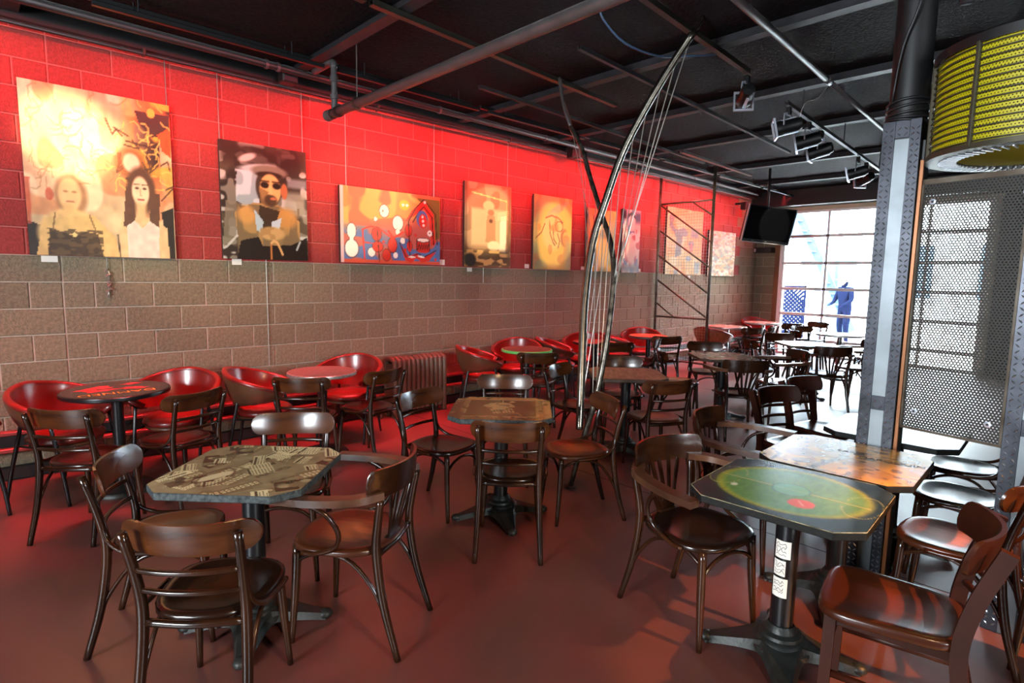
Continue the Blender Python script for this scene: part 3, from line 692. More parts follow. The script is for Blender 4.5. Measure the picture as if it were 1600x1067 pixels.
def canvas(name, x0, x1, z0, z1, nu, nv, fn, label, th=0.035, off=0.012, cat='painting'):
    t = thing(name, label, cat, ((x0+x1)/2, 0, z0), group='paintings on the block wall'); w, h = x1-x0, z1-z0
    u, v = np.meshgrid(np.linspace(0, 1, nu+1), np.linspace(0, 1, nv+1), indexing='ij'); U, V = u.ravel(), v.ravel()
    vs = [(w*(a-0.5), -off-th-0.0008, h*b) for a, b in zip(U, V)]
    fs = [(i*(nv+1)+j, (i+1)*(nv+1)+j, (i+1)*(nv+1)+j+1, i*(nv+1)+j+1) for i in range(nu) for j in range(nv)]
    me = mesh('picture', (vs, fs)); setcol(me, fn(U, V)); obj('picture', me, M['paint'], t)
    obj('stretcher', rbox(-w/2, w/2, -off-th, -off, 0, h, 0.003), M['canvasedge'], t)
    return t
def p1(U, V):
    p = Paint(U, V, (206, 176, 130)); p.noise(9, .12, 1); p.blotch(5, .55, (226, 206, 160), .8, 2); p.blotch(7, .62, (196, 120, 70), .6, 3)
    m = np.clip((U-0.62)*4, 0, 1)*np.clip((V-.3)*3, 0, 1)
    p.blotch(4, .35, (196, 92, 40), .9, 5, m=m); p.blotch(6, .5, (58, 44, 36), 1, 6, m=m); p.blotch(9, .55, (222, 170, 60), .9, 7, m=m)
    p.poly([(.74, .93), (1, .93), (1, .80), (.86, .78), (.78, .84)], (60, 48, 40)); p.ell(.86, .93, .03, .03, (226, 176, 70)); p.poly([(.9, .8), (1, .86), (1, .66), (.93, .7)], (204, 84, 40))
    rr = np.random.default_rng(3)
    for k in range(70):
        x, y = rr.uniform(.05, .98), rr.uniform(.42, .97); a0 = rr.uniform(0, 6.3); P = [(x, y)]
        for j in range(5): a0 += rr.uniform(-1.1, 1.1); P.append((P[-1][0]+.032*math.cos(a0), P[-1][1]+.028*math.sin(a0)))
        p.line(P, .005, (158, 116, 70) if x < .6 else (236, 190, 92), .45 if x < .6 else .8)
    for k in range(18):
        x, y = rr.uniform(.6, .98), rr.uniform(.35, .9); p.line([(x, y), (x+rr.uniform(-.08, .08), y+rr.uniform(-.05, .05)), (x+rr.uniform(-.1, .1), y+rr.uniform(-.08, .08))], .006, (70, 50, 36), .8)
    p.ell(.68, .60, .11, .09, (150, 90, 50), .3, .7); p.ell(.70, .60, .06, .06, (230, 200, 160), .3)
    p.poly([(0, 0), (.12, 0), (.1, .17), (.0, .2)], (44, 36, 28)); p.poly([(.93, 0), (1, 0), (1, .34), (.9, .3), (.93, .12)], (48, 40, 30))
    p.blotch(14, .55, (180, 70, 44), .7, 9, m=((U < .22)*(V < .45)*(V > .18)).astype(float))
    # left figure
    p.ell(.28, .36, .105, .125, (150, 104, 62), .3, .8); p.ell(.27, .37, .075, .098, (222, 184, 124), .25); p.rect(.225, .2, .31, .31, (214, 174, 110), .03)
    p.ell(.27, .13, .215, .15, (216, 178, 112), .15); p.poly([(.04, 0), (.10, .22), (.42, .25), (.56, .12), (.58, 0)], (210, 172, 104), .9)
    p.poly([(.11, 0), (.13, .16), (.22, .14), (.28, .12), (.36, .15), (.44, .14), (.47, 0)], (92, 70, 42)); p.blotch(26, .5, (58, 42, 26), .7, 11, 1, 3, m=((U > .11)*(U < .47)*(V < .16)).astype(float)); p.ell(.285, .128, .016, .014, (226, 196, 120))
    for xs in (.15, .43): p.line([(xs, .15), (xs+(.02 if xs < .3 else -.04), .25)], .005, (120, 90, 52))
    for ex in (.245, .30): p.ell(ex, .385, .016, .008, (150, 110, 66), .5, .8)
    p.line([(.25, .325), (.295, .325)], .006, (168, 110, 74), .8)
    # right figure
    p.poly([(.58, 0), (.6, .22), (.7, .27), (.84, .26), (.94, .2), (.95, 0)], (218, 182, 128)); p.ell(.76, .43, .105, .15, (92, 64, 42), .25); p.poly([(.65, .45), (.62, .2), (.70, .17), (.72, .4)], (96, 66, 44)); p.poly([(.83, .42), (.80, .16), (.88, .2), (.9, .42)], (96, 66, 44))
    p.ell(.755, .425, .062, .095, (232, 202, 156), .2); p.rect(.715, .24, .79, .35, (214, 172, 118), .03); p.poly([(.64, 0), (.645, .2), (.70, .24), (.755, .19), (.81, .24), (.88, .2), (.87, 0)], (226, 200, 176)); p.noise(30, .06, 13)
    for ex in (.73, .785): p.ell(ex, .445, .015, .008, (84, 58, 40), .5); p.line([(ex-.02, .468), (ex+.02, .47)], .004, (84, 58, 40), .8)
    p.line([(.735, .375), (.775, .375)], .006, (168, 88, 72)); p.line([(.757, .44), (.75, .40), (.763, .398)], .004, (170, 126, 90), .7)
    p.line([(.585, 0), (.575, .14)], .006, (70, 52, 34)); return p.C
def p2(U, V):
    p = Paint(U, V, (50, 40, 30)); p.blotch(6, .55, (92, 78, 56), .7, 2, 1.2, 1); p.blotch(9, .62, (150, 146, 126), .7, 3, 1, 1.5); p.blotch(12, .72, (206, 204, 190), .8, 4, .7, 1.6); p.rect(0, .82, 1, 1, (44, 32, 22), .08, .75)
    p.ell(.30, .88, .10, .03, (196, 190, 176), .5, .9, .3); p.ell(.42, .80, .22, .035, (190, 196, 190), .5, .9, .1); p.poly([(.16, .5), (.18, .76), (.40, .76), (.42, .5), (.3, .45)], (150, 166, 164)); p.blotch(10, .5, (206, 216, 212), .7, 6, m=((U > .16)*(U < .42)*(V > .48)*(V < .77)).astype(float))
    p.rect(.72, .40, .98, .62, (150, 150, 130), .05, .8); p.rect(.76, .66, 1, .74, (132, 140, 140), .03, .8); p.poly([(0, .1), (.05, .5), (.2, .48), (.14, .16)], (128, 118, 94), .8)
    # jacket, shirt, head
    p.poly([(.18, .1), (.14, .4), (.36, .5), (.64, .5), (.9, .36), (.9, .12), (.6, .05)], (168, 132, 76)); p.blotch(8, .5, (110, 92, 64), .8, 8, 1.5, .8, m=((V < .48)*(U > .16)*(U < .9)).astype(float)); p.ell(.27, .39, .10, .08, (206, 152, 78), .5, .8); p.ell(.74, .38, .13, .09, (196, 142, 70), .5, .8)
    p.poly([(.42, .48), (.40, .26), (.56, .22), (.66, .44)], (62, 46, 28)); p.poly([(.36, .44), (.38, .26), (.45, .22), (.46, .34)], (168, 190, 190)); p.poly([(.56, .24), (.56, .34), (.68, .38), (.64, .24)], (188, 200, 200))
    p.ell(.54, .64, .155, .165, (66, 54, 40), .12); p.ell(.55, .78, .21, .055, (120, 112, 92), .3); p.ell(.55, .75, .155, .03, (48, 34, 22), .3)
    p.ell(.555, .625, .125, .135, (214, 168, 100), .12); p.poly([(.42, .64), (.44, .5), (.55, .47), (.55, .6)], (138, 100, 56), .8); p.ell(.72, .62, .04, .07, (176, 102, 60), .3)
    for ex in (.49, .63): p.ell(ex, .66, .05, .028, (40, 28, 18), .4); p.line([(ex-.05, .695), (ex+.05, .695)], .008, (60, 40, 24))
    p.ell(.555, .53, .075, .05, (70, 48, 30), .4, .9); p.ell(.585, .545, .035, .012, (190, 110, 74), .4); p.poly([(.54, .66), (.53, .585), (.585, .585), (.565, .66)], (224, 180, 112), .8)
    p.poly([(.15, 0), (.2, .16), (.4, .2), (.45, .12), (.8, .14), (1, .22), (1, 0)], (34, 24, 16)); p.ell(.56, .235, .15, .06, (196, 156, 96), .3); p.blotch(16, .55, (150, 108, 60), .5, 10, m=((V > .18)*(V < .29)*(U > .42)*(U < .7)).astype(float))
    p.rect(.535, 0, .555, .16, (190, 118, 56), .01); p.line([(.55, .15), (.58, .17), (.62, .155), (.66, .09), (.68, .05)], .013, (214, 164, 100)); p.line([(.86, .10), (.90, .17)], .012, (206, 210, 204), .8); p.line([(.04, .1), (.16, .2)], .012, (206, 204, 190), .8); return p.C
def p3(U, V):
    p = Paint(U, V, (206, 132, 62)); p.blotch(5, .5, (214, 176, 84), .7, 1); m = np.clip((.55-V+0.18*U)*6, 0, 1); p.mix(m, (86, 112, 158)); p.blotch(7, .52, (206, 92, 62), .8, 3); p.rect(0, 0, 1, .05, (206, 84, 56)); p.rect(0, 0, .03, 1, (214, 178, 170))
    red, blk, wht = (206, 52, 38), (70, 26, 24), (240, 232, 214)
    def ob(cx, cy, rx, ry, col, w=.10): p.ell(cx, cy, rx*1.1, ry*1.1, blk, .08); p.ell(cx, cy, rx, ry, col, .08)
    p.poly([(.74, .95), (1, .95), (1, .4), (.93, .35), (.9, .75)], (110, 96, 40)); p.poly([(.62, .6), (.7, .78), (.82, .92), (.93, .74), (.95, .3), (.9, .28), (.88, .68), (.82, .8), (.72, .7)], red); p.line([(.66, .62), (.73, .8), (.82, .94), (.95, .74), (.97, .3)], .006, blk); p.line([(.70, .6), (.76, .74), (.82, .84), (.91, .7), (.93, .3)], .006, blk)
    p.ell(.80, .66, .06, .12, (84, 110, 166), .1); p.ell(.81, .63, .045, .10, red, .1)
    for k in range(3): p.ell(.805+.006*k, .69-.06*k, .012, .02, wht, .2)
    ob(.10, .42, .04, .10, wht); ob(.10, .19, .06, .115, wht); p.ell(.10, .31, .018, .05, wht); ob(.285, .15, .035, .06, wht); ob(.41, .72, .045, .085, wht); p.ell(.395, .72, .008, .015, (120, 110, 80)); ob(.325, .60, .018, .028, wht)
    ob(.545, .57, .052, .10, wht); ob(.545, .45, .022, .045, wht); ob(.595, .33, .025, .045, wht); ob(.52, .12, .024, .045, wht); p.ell(.615, .83, .055, .07, (214, 170, 40), .15); p.ell(.60, .83, .014, .02, wht); p.ell(.64, .83, .014, .02, wht); p.ell(.83, .90, .014, .02, wht); ob(.885, .46, .028, .045, wht); p.ell(.885, .46, .008, .012, blk)
    for cx, cy, rx, ry in ((.335, .40, .045, .09), (.345, .23, .05, .07), (.655, .48, .035, .08), (.665, .26, .028, .07), (.49, .26, .045, .10), (.43, .12, .04, .08)): ob(cx, cy, rx, ry, red)
    p.line([(.34, .48), (.36, .02)], .005, blk); p.line([(.655, .62), (.67, .1)], .005, blk); p.line([(.2, .28), (.42, .26)], .008, red); p.line([(.2, .45), (.22, .05)], .008, red); p.line([(.45, .45), (.5, .36), (.6, .45)], .014, red); p.line([(.2, .45), (.28, .5), (.38, .46), (.5, .34)], .010, red)
    p.poly([(.56, .30), (.62, .06), (.68, .02), (.74, .09), (.80, .03), (.88, .06), (.96, .2), (.9, .16), (.8, .1), (.74, .16), (.66, .12)], red); p.line([(.56, .30), (.63, .1), (.70, .12), (.76, .16), (.82, .11), (.9, .17), (.96, .22)], .006, blk); p.ell(.69, .105, .04, .012, wht, .2); p.ell(.79, .115, .04, .014, wht, .2, 1, -.3)
    p.rect(.74, .19, .885, .35, blk); p.rect(.748, .2, .877, .35, red); p.ell(.812, .355, .072, .035, blk, .1); p.ell(.812, .357, .064, .026, wht, .1); p.ell(.812, .20, .066, .03, red, .1)
    for k in range(5): p.line([(.755+.026*k, .22), (.768+.026*k, .30), (.781+.026*k, .22)], .004, blk)
    for cx, cy in ((.73, .42), (.67, .2), (.95, .08), (.62, .2), (.4, .3)): p.ell(cx, cy, .014, .022, red, .1)
    return p.C
def p4(U, V):
    p = Paint(U, V, (168, 138, 94)); p.blotch(6, .5, (120, 94, 58), .7, 1); p.rect(.14, .26, .90, .70, (214, 186, 132), .04, .85); p.line([(.14, .88), (.9, .82), (.9, .6)], .008, (226, 196, 110)); p.ell(.5, .74, .12, .06, (206, 178, 124), .3)
    p.ell(.55, .66, .07, .04, (150, 116, 74), .4); p.poly([(.46, .62), (.44, .3), (.66, .3), (.64, .62)], (176, 138, 90)); p.poly([(.76, .62), (.74, .2), (.88, .16), (.9, .64)], (236, 222, 184)); p.ell(.62, .26, .14, .06, (236, 214, 166), .2); p.ell(.55, .56, .04, .025, (90, 64, 36), .4)
    for k in range(5): p.line([(.7, .66-.02*k), (.94, .70-.025*k)], .006, (230, 206, 150))
    p.rect(0, 0, 1, .2, (72, 54, 26), .06, .9); p.blotch(9, .5, (206, 170, 98), .9, 4, 1, 3, m=(V < .2).astype(float)); p.rect(0, 0, .05, 1, (78, 60, 36), .05, .7); p.rect(.92, 0, 1, 1, (96, 72, 40), .06, .7); p.ell(.12, .08, .12, .08, (40, 30, 18), .3); return p.C
def p5(U, V):
    p = Paint(U, V, (196, 168, 82)); p.blotch(4, .5, (150, 150, 96), .8, 1); p.rect(0, 0, .16, 1, (104, 106, 72), .2, .7); p.ell(.55, .45, .42, .48, (214, 178, 84), .3); p.ell(.6, .83, .3, .06, (120, 144, 120), .5, .7, .4); p.ell(.5, .52, .28, .26, (222, 192, 118), .3)
    p.ring(.66, .60, .10, .07, .12, (110, 70, 40)); p.ell(.80, .45, .10, .12, (150, 92, 60), .3, .8); p.ell(.84, .44, .08, .10, (206, 170, 90), .2)
    for P in ([(.3, .7), (.45, .74), (.62, .72), (.75, .66)], [(.4, .66), (.42, .5), (.5, .38), (.55, .34)], [(.5, .56), (.52, .42), (.6, .36)], [(.28, .62), (.2, .5), (.06, .42)], [(.62, .5), (.68, .40), (.64, .3)]): p.line(P, .012, (120, 82, 48), .9)
    p.blotch(7, .62, (180, 110, 56), .5, 5); p.rect(.86, 0, 1, .4, (156, 164, 120), .15, .7); return p.C
def p6(U, V):
    p = Paint(U, V, (196, 152, 70)); p.blotch(5, .5, (150, 140, 84), .8, 2); p.blotch(8, .55, (206, 122, 62), .8, 3, 1, .5); p.ell(.62, .7, .2, .12, (226, 190, 96), .3); p.ell(.6, .6, .12, .09, (110, 90, 70), .4, .7); p.ell(.5, .3, .3, .25, (206, 160, 84), .4); p.rect(.8, .1, 1, .8, (120, 130, 110), .12, .7); p.line([(.2, .9), (.3, .5), (.25, .1)], .02, (90, 70, 44)); return p.C
def p7(U, V):
    p = Paint(U, V, (206, 186, 170)); p.blotch(5, .5, (96, 108, 140), .9, 2); p.blotch(7, .55, (236, 222, 206), .9, 3); p.blotch(9, .58, (178, 70, 66), .8, 4, m=(V < .7).astype(float)); p.rect(0, .84, .2, 1, (40, 40, 48), .1); p.rect(.7, .8, 1, .98, (60, 70, 90), .1); p.ell(.5, .8, .18, .14, (232, 214, 196), .2); p.line([(.3, .9), (.5, .95), (.7, .88)], .03, (40, 36, 40)); p.ell(.5, .35, .25, .2, (228, 200, 180), .4); p.rect(0, 0, 1, .12, (110, 120, 120), .08, .8); return p.C
def p8(U, V):
    p = Paint(U, V, (206, 176, 116)); p.blotch(5, .55, (226, 204, 150), .8, 2); p.blotch(6, .6, (206, 140, 66), .6, 3); g = (124, 122, 112)
    p.poly([(.08, .88), (.2, .7), (.3, .68), (.46, .72), (.58, .66), (.54, .58), (.42, .58), (.40, .3), (.24, .26), (.26, .54), (.2, .62), (.06, .72)], g); p.ell(.12, .84, .07, .06, g); p.rect(.66, .58, .88, .72, g, .03, .9); p.ell(.66, .44, .2, .14, (210, 150, 80), .3, .7); p.ell(.68, .48, .08, .05, g, .3); p.ell(.68, .42, .05, .08, (178, 110, 90), .3)
    p.ell(.62, .25, .08, .04, (140, 150, 150), .3); p.rect(.8, .1, .95, .2, (150, 160, 156), .03); p.rect(.8, .02, .95, .12, (160, 166, 160), .02); p.rect(.24, .0, .34, .08, g, .02); return p.C
def p9(U, V):
    p = Paint(U, V, (222, 206, 170)); p.blotch(9, .5, (236, 226, 204), .8, 2); p.blotch(11, .55, (206, 150, 90), .6, 3, 1, 1.6); p.blotch(13, .6, (150, 150, 140), .6, 4, 1, 1.6); p.blotch(17, .62, (190, 110, 80), .5, 5, 1, 2); p.noise(40, .08, 6); return p.C
canvas('painting', -0.185, 0.785, 1.695, 2.965, 130, 170, p1, 'large pale painting of two women in strappy tops, first on the left')
canvas('painting', 1.165, 1.96, 1.712, 2.765, 96, 128, p2, 'dark portrait painting of a man in a tan jacket holding a cane')
canvas('painting', 2.312, 3.588, 1.708, 2.502, 150, 96, p3, 'wide red and blue painting with white shapes and a drum')
canvas('painting', 3.962, 4.75, 1.705, 2.748, 70, 92, p4, 'sepia painting with pale columns and sketched figure')
canvas('painting', 5.178, 5.98, 1.696, 2.72, 70, 90, p5, 'yellow painting with a swirling sketched face')
canvas('painting', 6.34, 7.05, 1.688, 2.64, 50, 64, p6, 'ochre and green painting behind the sculpture rods')
canvas('painting', 7.245, 7.745, 1.68, 2.708, 44, 80, p7, 'narrow pale blue and red painting behind the sculpture rods')
canvas('painting', 8.565, 9.85, 1.67, 2.87, 80, 76, p8, 'large tan painting with grey figure shapes behind the mesh partition')
canvas('painting', 10.12, 11.25, 1.664, 2.556, 80, 64, p9, 'small-patterned cream painting, last before the corner')
LB = [(-0.12, 1.643, .1, .048, 'the two women painting'), (1.25, 1.655, .085, .055, 'the cane portrait'), (3.605, 1.712, .085, .065, 'the drum painting'), (4.04, 1.64, .08, .05, 'the sepia painting'), (5.06, 1.705, .085, .055, 'the yellow face painting'), (6.27, 1.705, .075, .05, 'the ochre painting'), (7.78, 1.70, .08, .05, 'the narrow blue and red painting'), (9.45, 1.60, .08, .055, 'the grey figure painting')]
for x, z, w, h, nm in LB: tag(obj('title_card', rbox(0, w, -0.010, -0.0065, 0, h, 0.0005), M['paper'], loc=(x, 0, z)), 'small white title card beside '+nm, 'card', 'title cards on the wall')
def chain(name, x, z0, z1, label, y=-0.02, sway=0.0):
    pts = join(*[sweep([(x+sway*(k/12), y, z1-(z1-z0)*k/12), (x+sway*((k+1)/12), y, z1-(z1-z0)*(k+1)/12)], 0.0035, n=4, sub=1) for k in range(12)])
    tag(obj(name, pts, M['wire']), label, 'chain', 'picture chains')
for a in ((0.29, 1.36, 1.70, 'short clump of chain hanging below the two women painting'), (1.555, 0.68, 1.71, 'long thin chain hanging below the cane portrait'), (4.30, 1.50, 1.70, 'short chain end below the sepia painting'), (5.48, 0.76, 1.69, 'long thin chain hanging below the yellow face painting'), (0.775, 2.96, 3.34, 'thin chain above the two women painting'), (1.18, 2.76, 3.34, 'thin chain above the left corner of the cane portrait'), (1.94, 2.76, 3.34, 'thin chain above the right corner of the cane portrait'), (2.40, 2.5, 3.34, 'thin chain above the left corner of the drum painting'), (4.70, 2.75, 3.34, 'thin chain above the sepia painting'), (3.52, 2.5, 3.34, 'thin chain above the right corner of the drum painting')):
    chain('picture_chain', a[0], a[1], a[2], a[3])
obj('clump', join(*[sweep([(0.29+random.uniform(-.02, .02), -0.02, 1.60-k*0.02), (0.29+random.uniform(-.025, .025), -0.03, 1.57-k*0.02)], 0.006, n=4, sub=1) for k in range(11)]), M['wire'], bpy.data.objects['picture_chain'])
# ------------------------------------------------------------------ tables
def octa(a, c): return [(-a+c, -a), (a-c, -a), (a, -a+c), (a, a-c), (a-c, a), (-a+c, a), (-a, a-c), (-a, -a+c)]
def pedestal(t, rot=0.0, legs=4, pill=0.046, reach=0.30):
    obj('pillar', lathe([(pill, 0.10), (pill, 0.69), (pill*1.7, 0.695), (pill*1.7, 0.708), (0, 0.708)], 20), M['blackmetal'], t, auto=40)
    b = obj('base', lathe([(0.050, 0.155), (0.060, 0.140), (0.064, 0.128), (0.082, 0.118), (0.086, 0.106), (0.105, 0.096), (0.110, 0.084), (0.128, 0.072), (0.130, 0.050), (0.120, 0.040), (0.0, 0.040)], 28), M['iron'], t, auto=40)
    for k in range(legs):
        a = rot+2*PI*k/legs; n = 8; V = []; F = []
        for i in range(n+1):
            q = i/n; r = 0.075+(reach-0.075)*q; hw = 0.105-0.080*q**0.62; zt = 0.100-0.068*q**0.85; zb = max(0.0, 0.055*(1-q)**0.8-0.002*q) if q < 0.93 else 0.0
            V += [(r, -hw, zb), (r, hw, zb), (r, hw*0.75, zt), (r, -hw*0.75, zt)]
        for i in range(n):
            for j in range(4): F.append((i*4+j, i*4+(j+1) % 4, i*4+4+(j+1) % 4, i*4+4+j)[::-1])
        F.append((0, 1, 2, 3)); F.append((n*4+3, n*4+2, n*4+1, n*4))
        toe = shift(blob((0, 0, 0), 0.036, 0.032, 0.022), (reach-0.004, 0, 0.022))
        obj('foot', xform(join((V, F), toe), Matrix.Rotation(a, 4, 'Z')), M['iron'], b, auto=50)
def oct_table(x, y, rot, label, top, edge, a=0.32, c=0.088, n=0, fn=None, foot=0.0, z=0.0, thick=0.030):
    t = thing('cafe_table', label, 'table', (x, y, z), math.radians(rot), 'square cafe tables with cut corners')
    poly = octa(a, c); bm = bmesh.new()
    v, f = prism(poly, 0.708, 0.708+thick); vs = [bm.verts.new(p) for p in v]
    for q in f: bm.faces.new([vs[i] for i in q])
    bmesh.ops.bevel(bm, geom=list(bm.edges), offset=0.003, segments=1, affect='EDGES'); bm.verts.index_update()
    part = ([tuple(v.co) for v in bm.verts], [tuple(v.index for v in f.verts) for f in bm.faces]); bm.free()
    top_o = obj('tabletop', part, edge, t)
    zt = 0.708+thick+0.0007
    if fn is None:
        obj('top_sheet', ([(p, q, zt) for p, q in octa(a-0.004, c)], [tuple(range(8))]), top, top_o)
    else:
        bm = bmesh.new(); bmesh.ops.create_grid(bm, x_segments=n, y_segments=n, size=a-0.004)
        for sx in (1, -1):
            for sy in (1, -1):
                bmesh.ops.bisect_plane(bm, geom=list(bm.verts)+list(bm.edges)+list(bm.faces), plane_co=(sx*(a-0.002), sy*(a-c), 0), plane_no=(sx, sy, 0), clear_outer=True)
        bm.verts.index_update(); me = bpy.data.meshes.new('top_print'); bm.to_mesh(me); bm.free()
        co = np.zeros(len(me.vertices)*3); me.vertices.foreach_get('co', co); co = co.reshape(-1, 3); setcol(me, fn((co[:, 0]+a)/(2*a), (co[:, 1]+a)/(2*a)))
        o = obj('top_print', me, M['tableprint'], top_o); o.location.z = zt
    pedestal(t, foot)
    return t, top_o, zt
def letters(s, size, loc, rot, m, parent, name='lettering', sx=1.0):
    p = text_part(s, size); p = ([(x*sx, y, z) for x, y, z in p[0]], p[1])
    o = obj(name, p, m, parent, loc=loc, rotz=rot); return o
def newsprint(U, V):
    p = Paint(U, V, (120, 110, 80)); p.noise(20, .10, 1); rr = np.random.default_rng(12)
    pale, mid, dark = (206, 196, 152), (104, 92, 62), (40, 34, 22)
    for k in range(46):
        cx, cy = rr.uniform(0, 1, 2); w, h = rr.uniform(.10, .26), rr.uniform(.07, .18); kind = k % 4; col = (pale, mid, (182, 172, 130), dark)[kind]
        a = 0.75*round(rr.uniform(-1, 1)*2)/2+rr.uniform(-.15, .15); ca, sa = math.cos(a), math.sin(a)
        def T(i, j): return (cx+ca*i*w-sa*j*h, cy+sa*i*w+ca*j*h)
        p.poly([T(-.5, -.5), T(.5, -.5), T(.5, .5), T(-.5, .5)], col, .96); ink = dark if kind in (0, 2) else (196, 186, 142)
        n = int(h/.020)
        if kind == 3:   # photo block with pale face-like patch
            q = T(rr.uniform(-.2, .2), rr.uniform(-.1, .2)); p.ell(q[0], q[1], h*.28, h*.34, (150, 140, 104), .4, .9); q = T(0, -.4); p.ell(q[0], q[1], w*.3, h*.3, (104, 94, 66), .4, .9)
        elif kind == 1:
            for s in range(int(w/.03)):
                i0 = -.46+s*.03/w; p.poly([T(i0, -.22), T(i0+.02/w, -.22), T(i0+.02/w, .25), T(i0, .25)], ink, .85); p.poly([T(i0+.006/w, -.05), T(i0+.015/w, -.05), T(i0+.015/w, .12), T(i0+.006/w, .12)], col, .9)
        else:
            for r in range(n):
                jj = -.42+r*.020/h; i1 = rr.uniform(.15, .45)
                if r == n-1: p.line([T(-.44, jj), T(i1, jj)], .009, ink, .9)
                else: p.line([T(-.44, jj), T(-.04, jj)], .0035, ink, .65); p.line([T(.04, jj), T(i1, jj)], .0035, ink, .65)
    p.ell(.30, .66, .12, .045, (190, 180, 140), .3, 1, -.6); p.ell(.37, .60, .045, .03, (190, 180, 140), .3); p.ring(.30, .64, .17, .09, .10, (60, 50, 34), .6); p.ell(.72, .76, .12, .03, (84, 74, 50), .4, .8, .3); return p.C
def greentop(U, V):
    x, y = U-.5, V-.5; p = Paint(U, V, (22, 34, 34)); p.noise(12, .2, 1)
    d = np.sqrt((x/.45)**2+(y/.475)**2); p.mix(np.clip((1-d)/.10, 0, 1), (150, 152, 40)); p.mix(np.clip((0.93-d)/.12, 0, 1), (84, 124, 44)); p.blotch(3, .45, (104, 150, 84), .5, 2, m=np.clip((.9-d)/.1, 0, 1)); p.noise(26, .08, 3, 1, 3)
    p.line([(.5, .06), (.5, .94)], .008, (196, 180, 90), .8); p.ring(.5, .5, .11, .11, .05, (60, 100, 70), .8); p.ell(.5, .5, .105, .105, (110, 176, 140), .1, .7)
    for s in (.10, .90): p.ring(.5, s, .2, .10, .04, (196, 186, 100), .5)
    p.ell(.30, .38, .075, .075, (214, 92, 66), .06); p.line([(.27, .36), (.33, .40)], .008, (230, 140, 110), .8); p.ell(.34, .80, .03, .02, (206, 204, 160), .4); return p.C
def kraft(U, V):
    p = Paint(U, V, (196, 146, 70)); p.noise(7, .12, 1); p.blotch(5, .58, (150, 110, 60), .7, 2); p.blotch(6, .70, (110, 84, 50), .6, 3); p.line([(0, .62), (.5, .5), (1, .64)], .03, (92, 66, 40), .8); p.line([(.2, 0), (.42, .4), (.4, .8)], .008, (120, 86, 46), .7); p.line([(.7, .1), (.64, .5), (.8, .95)], .006, (120, 86, 46), .7); p.blotch(24, .68, (60, 44, 28), .6, 5); return p.C
def emblem(U, V):
    p = Paint(U, V, (110, 76, 48)); p.noise(9, .15, 1, 1, 4); p.blotch(6, .6, (140, 110, 76), .6, 2); tan = (176, 140, 92)
    for r in (.10, .13): p.rect(r, r, 1-r, 1-r, tan, .01, .35)
    p.rect(.16, .16, .84, .84, (104, 70, 42), .01); p.rect(0, 0, 1, .08, (150, 112, 74), .03, .8); p.rect(.86, .05, 1, .95, (196, 148, 84), .05, .6)
    p.ell(.56, .52, .15, .15, tan, .06)
    for k in range(7): p.line([(.5, .62-.035*k), (.26+.01*k, .56-.03*k)], .012, tan)
    for k in range(8):
        a = -.6+k*.3; p.ell(.56+.145*math.cos(a), .52+.145*math.sin(a), .03, .03, tan, .1)
    p.line([(.72, .5), (.86, .5)], .010, tan); p.ell(.77, .40, .04, .03, tan, .1); p.line([(.18, .3), (.3, .34), (.24, .5)], .010, (150, 112, 70)); p.blotch(18, .64, (72, 46, 28), .5, 4); return p.C
tA, topA, zt = oct_table(0.315, -3.11, 44, 'square cafe table covered in brown newsprint collage at front left', None, M['edgeworn'], 0.32, 0.09, 150, newsprint, foot=0.25)
for s, sz, wx, wy, ang in (('MANKS', .050, .363, -3.228, 17), ('MUTE', .050, .50, -3.10, 17), ('CURIA', .030, .20, -2.95, -33), ('ROSE M', .034, .36, -3.40, 5), ('JOURNAL', .030, .37, -3.34, 5), ('GRAND', .045, .30, -2.86, 12), ('VINYL', .034, .05, -3.12, -33)):
    d = Vector((wx-0.315, wy+3.11)); r = -math.radians(44); letters(s, sz, (d.x*math.cos(r)-d.y*math.sin(r), d.x*math.sin(r)+d.y*math.cos(r), zt+0.0006), math.radians(ang)+r, M['newsink'], topA)
tB, topB, zt = oct_table(1.875, -4.815, 3, 'square cafe table with green painted oval and red dot, front right', None, M['blackedge'], 0.325, 0.085, 90, greentop, foot=0.4)
pill = [c for c in tB.children if c.name.startswith('pillar')][0]
ring_ = [(x, y, zt-0.0012) for x, y in octa(0.3235, 0.0845)]; ring_.append(ring_[0])
obj('worn_edge', sweep(ring_, 0.0016, n=4, sub=1, cap=False), M['wornedge'], topB)['label'] = 'pale chipped edge line'
def sticker(z0, z1, a0, a1, r=0.0472):
    n = 8; V = []
    for i in range(n+1):
        a = a0+(a1-a0)*i/n
        for z in (z0, z1): V.append((r*math.cos(a), r*math.sin(a), z))
    return V, [(2*i, 2*i+2, 2*i+3, 2*i+1) for i in range(n)]
for (z0, z1, a0, a1, sd) in ((0.455, 0.53, 2.45, 3.85, 1), (0.378, 0.445, 2.4, 3.5, 2), (0.285, 0.368, 2.4, 3.75, 3)):
    so = obj('sticker', sticker(z0, z1, a0-0.05, a1-0.05), M['paper'], pill); rr = random.Random(sd)
    for k in range(4):
        zz = z1-0.015-k*(z1-z0-0.02)/4; pts = [(0.0478*math.cos(a0+0.1+j*0.11), 0.0478*math.sin(a0+0.1+j*0.11), zz+rr.uniform(-0.008, 0.008)) for j in range(9)]
        obj('scribble', sweep(pts, 0.0009, n=4, sub=2), M['ink'], so)
tC, topC, zt = oct_table(1.945, -2.965, 45, 'square cafe table with brown emblem top in the middle foreground', None, M['edgeworn'], 0.325, 0.088, 80, emblem, foot=0.3)
oct_table(3.745, -2.675, 45, 'square cafe table with worn plank top right of the steel sculpture', M['woodtop'], M['edgewood'], 0.325, 0.088, foot=0.6)
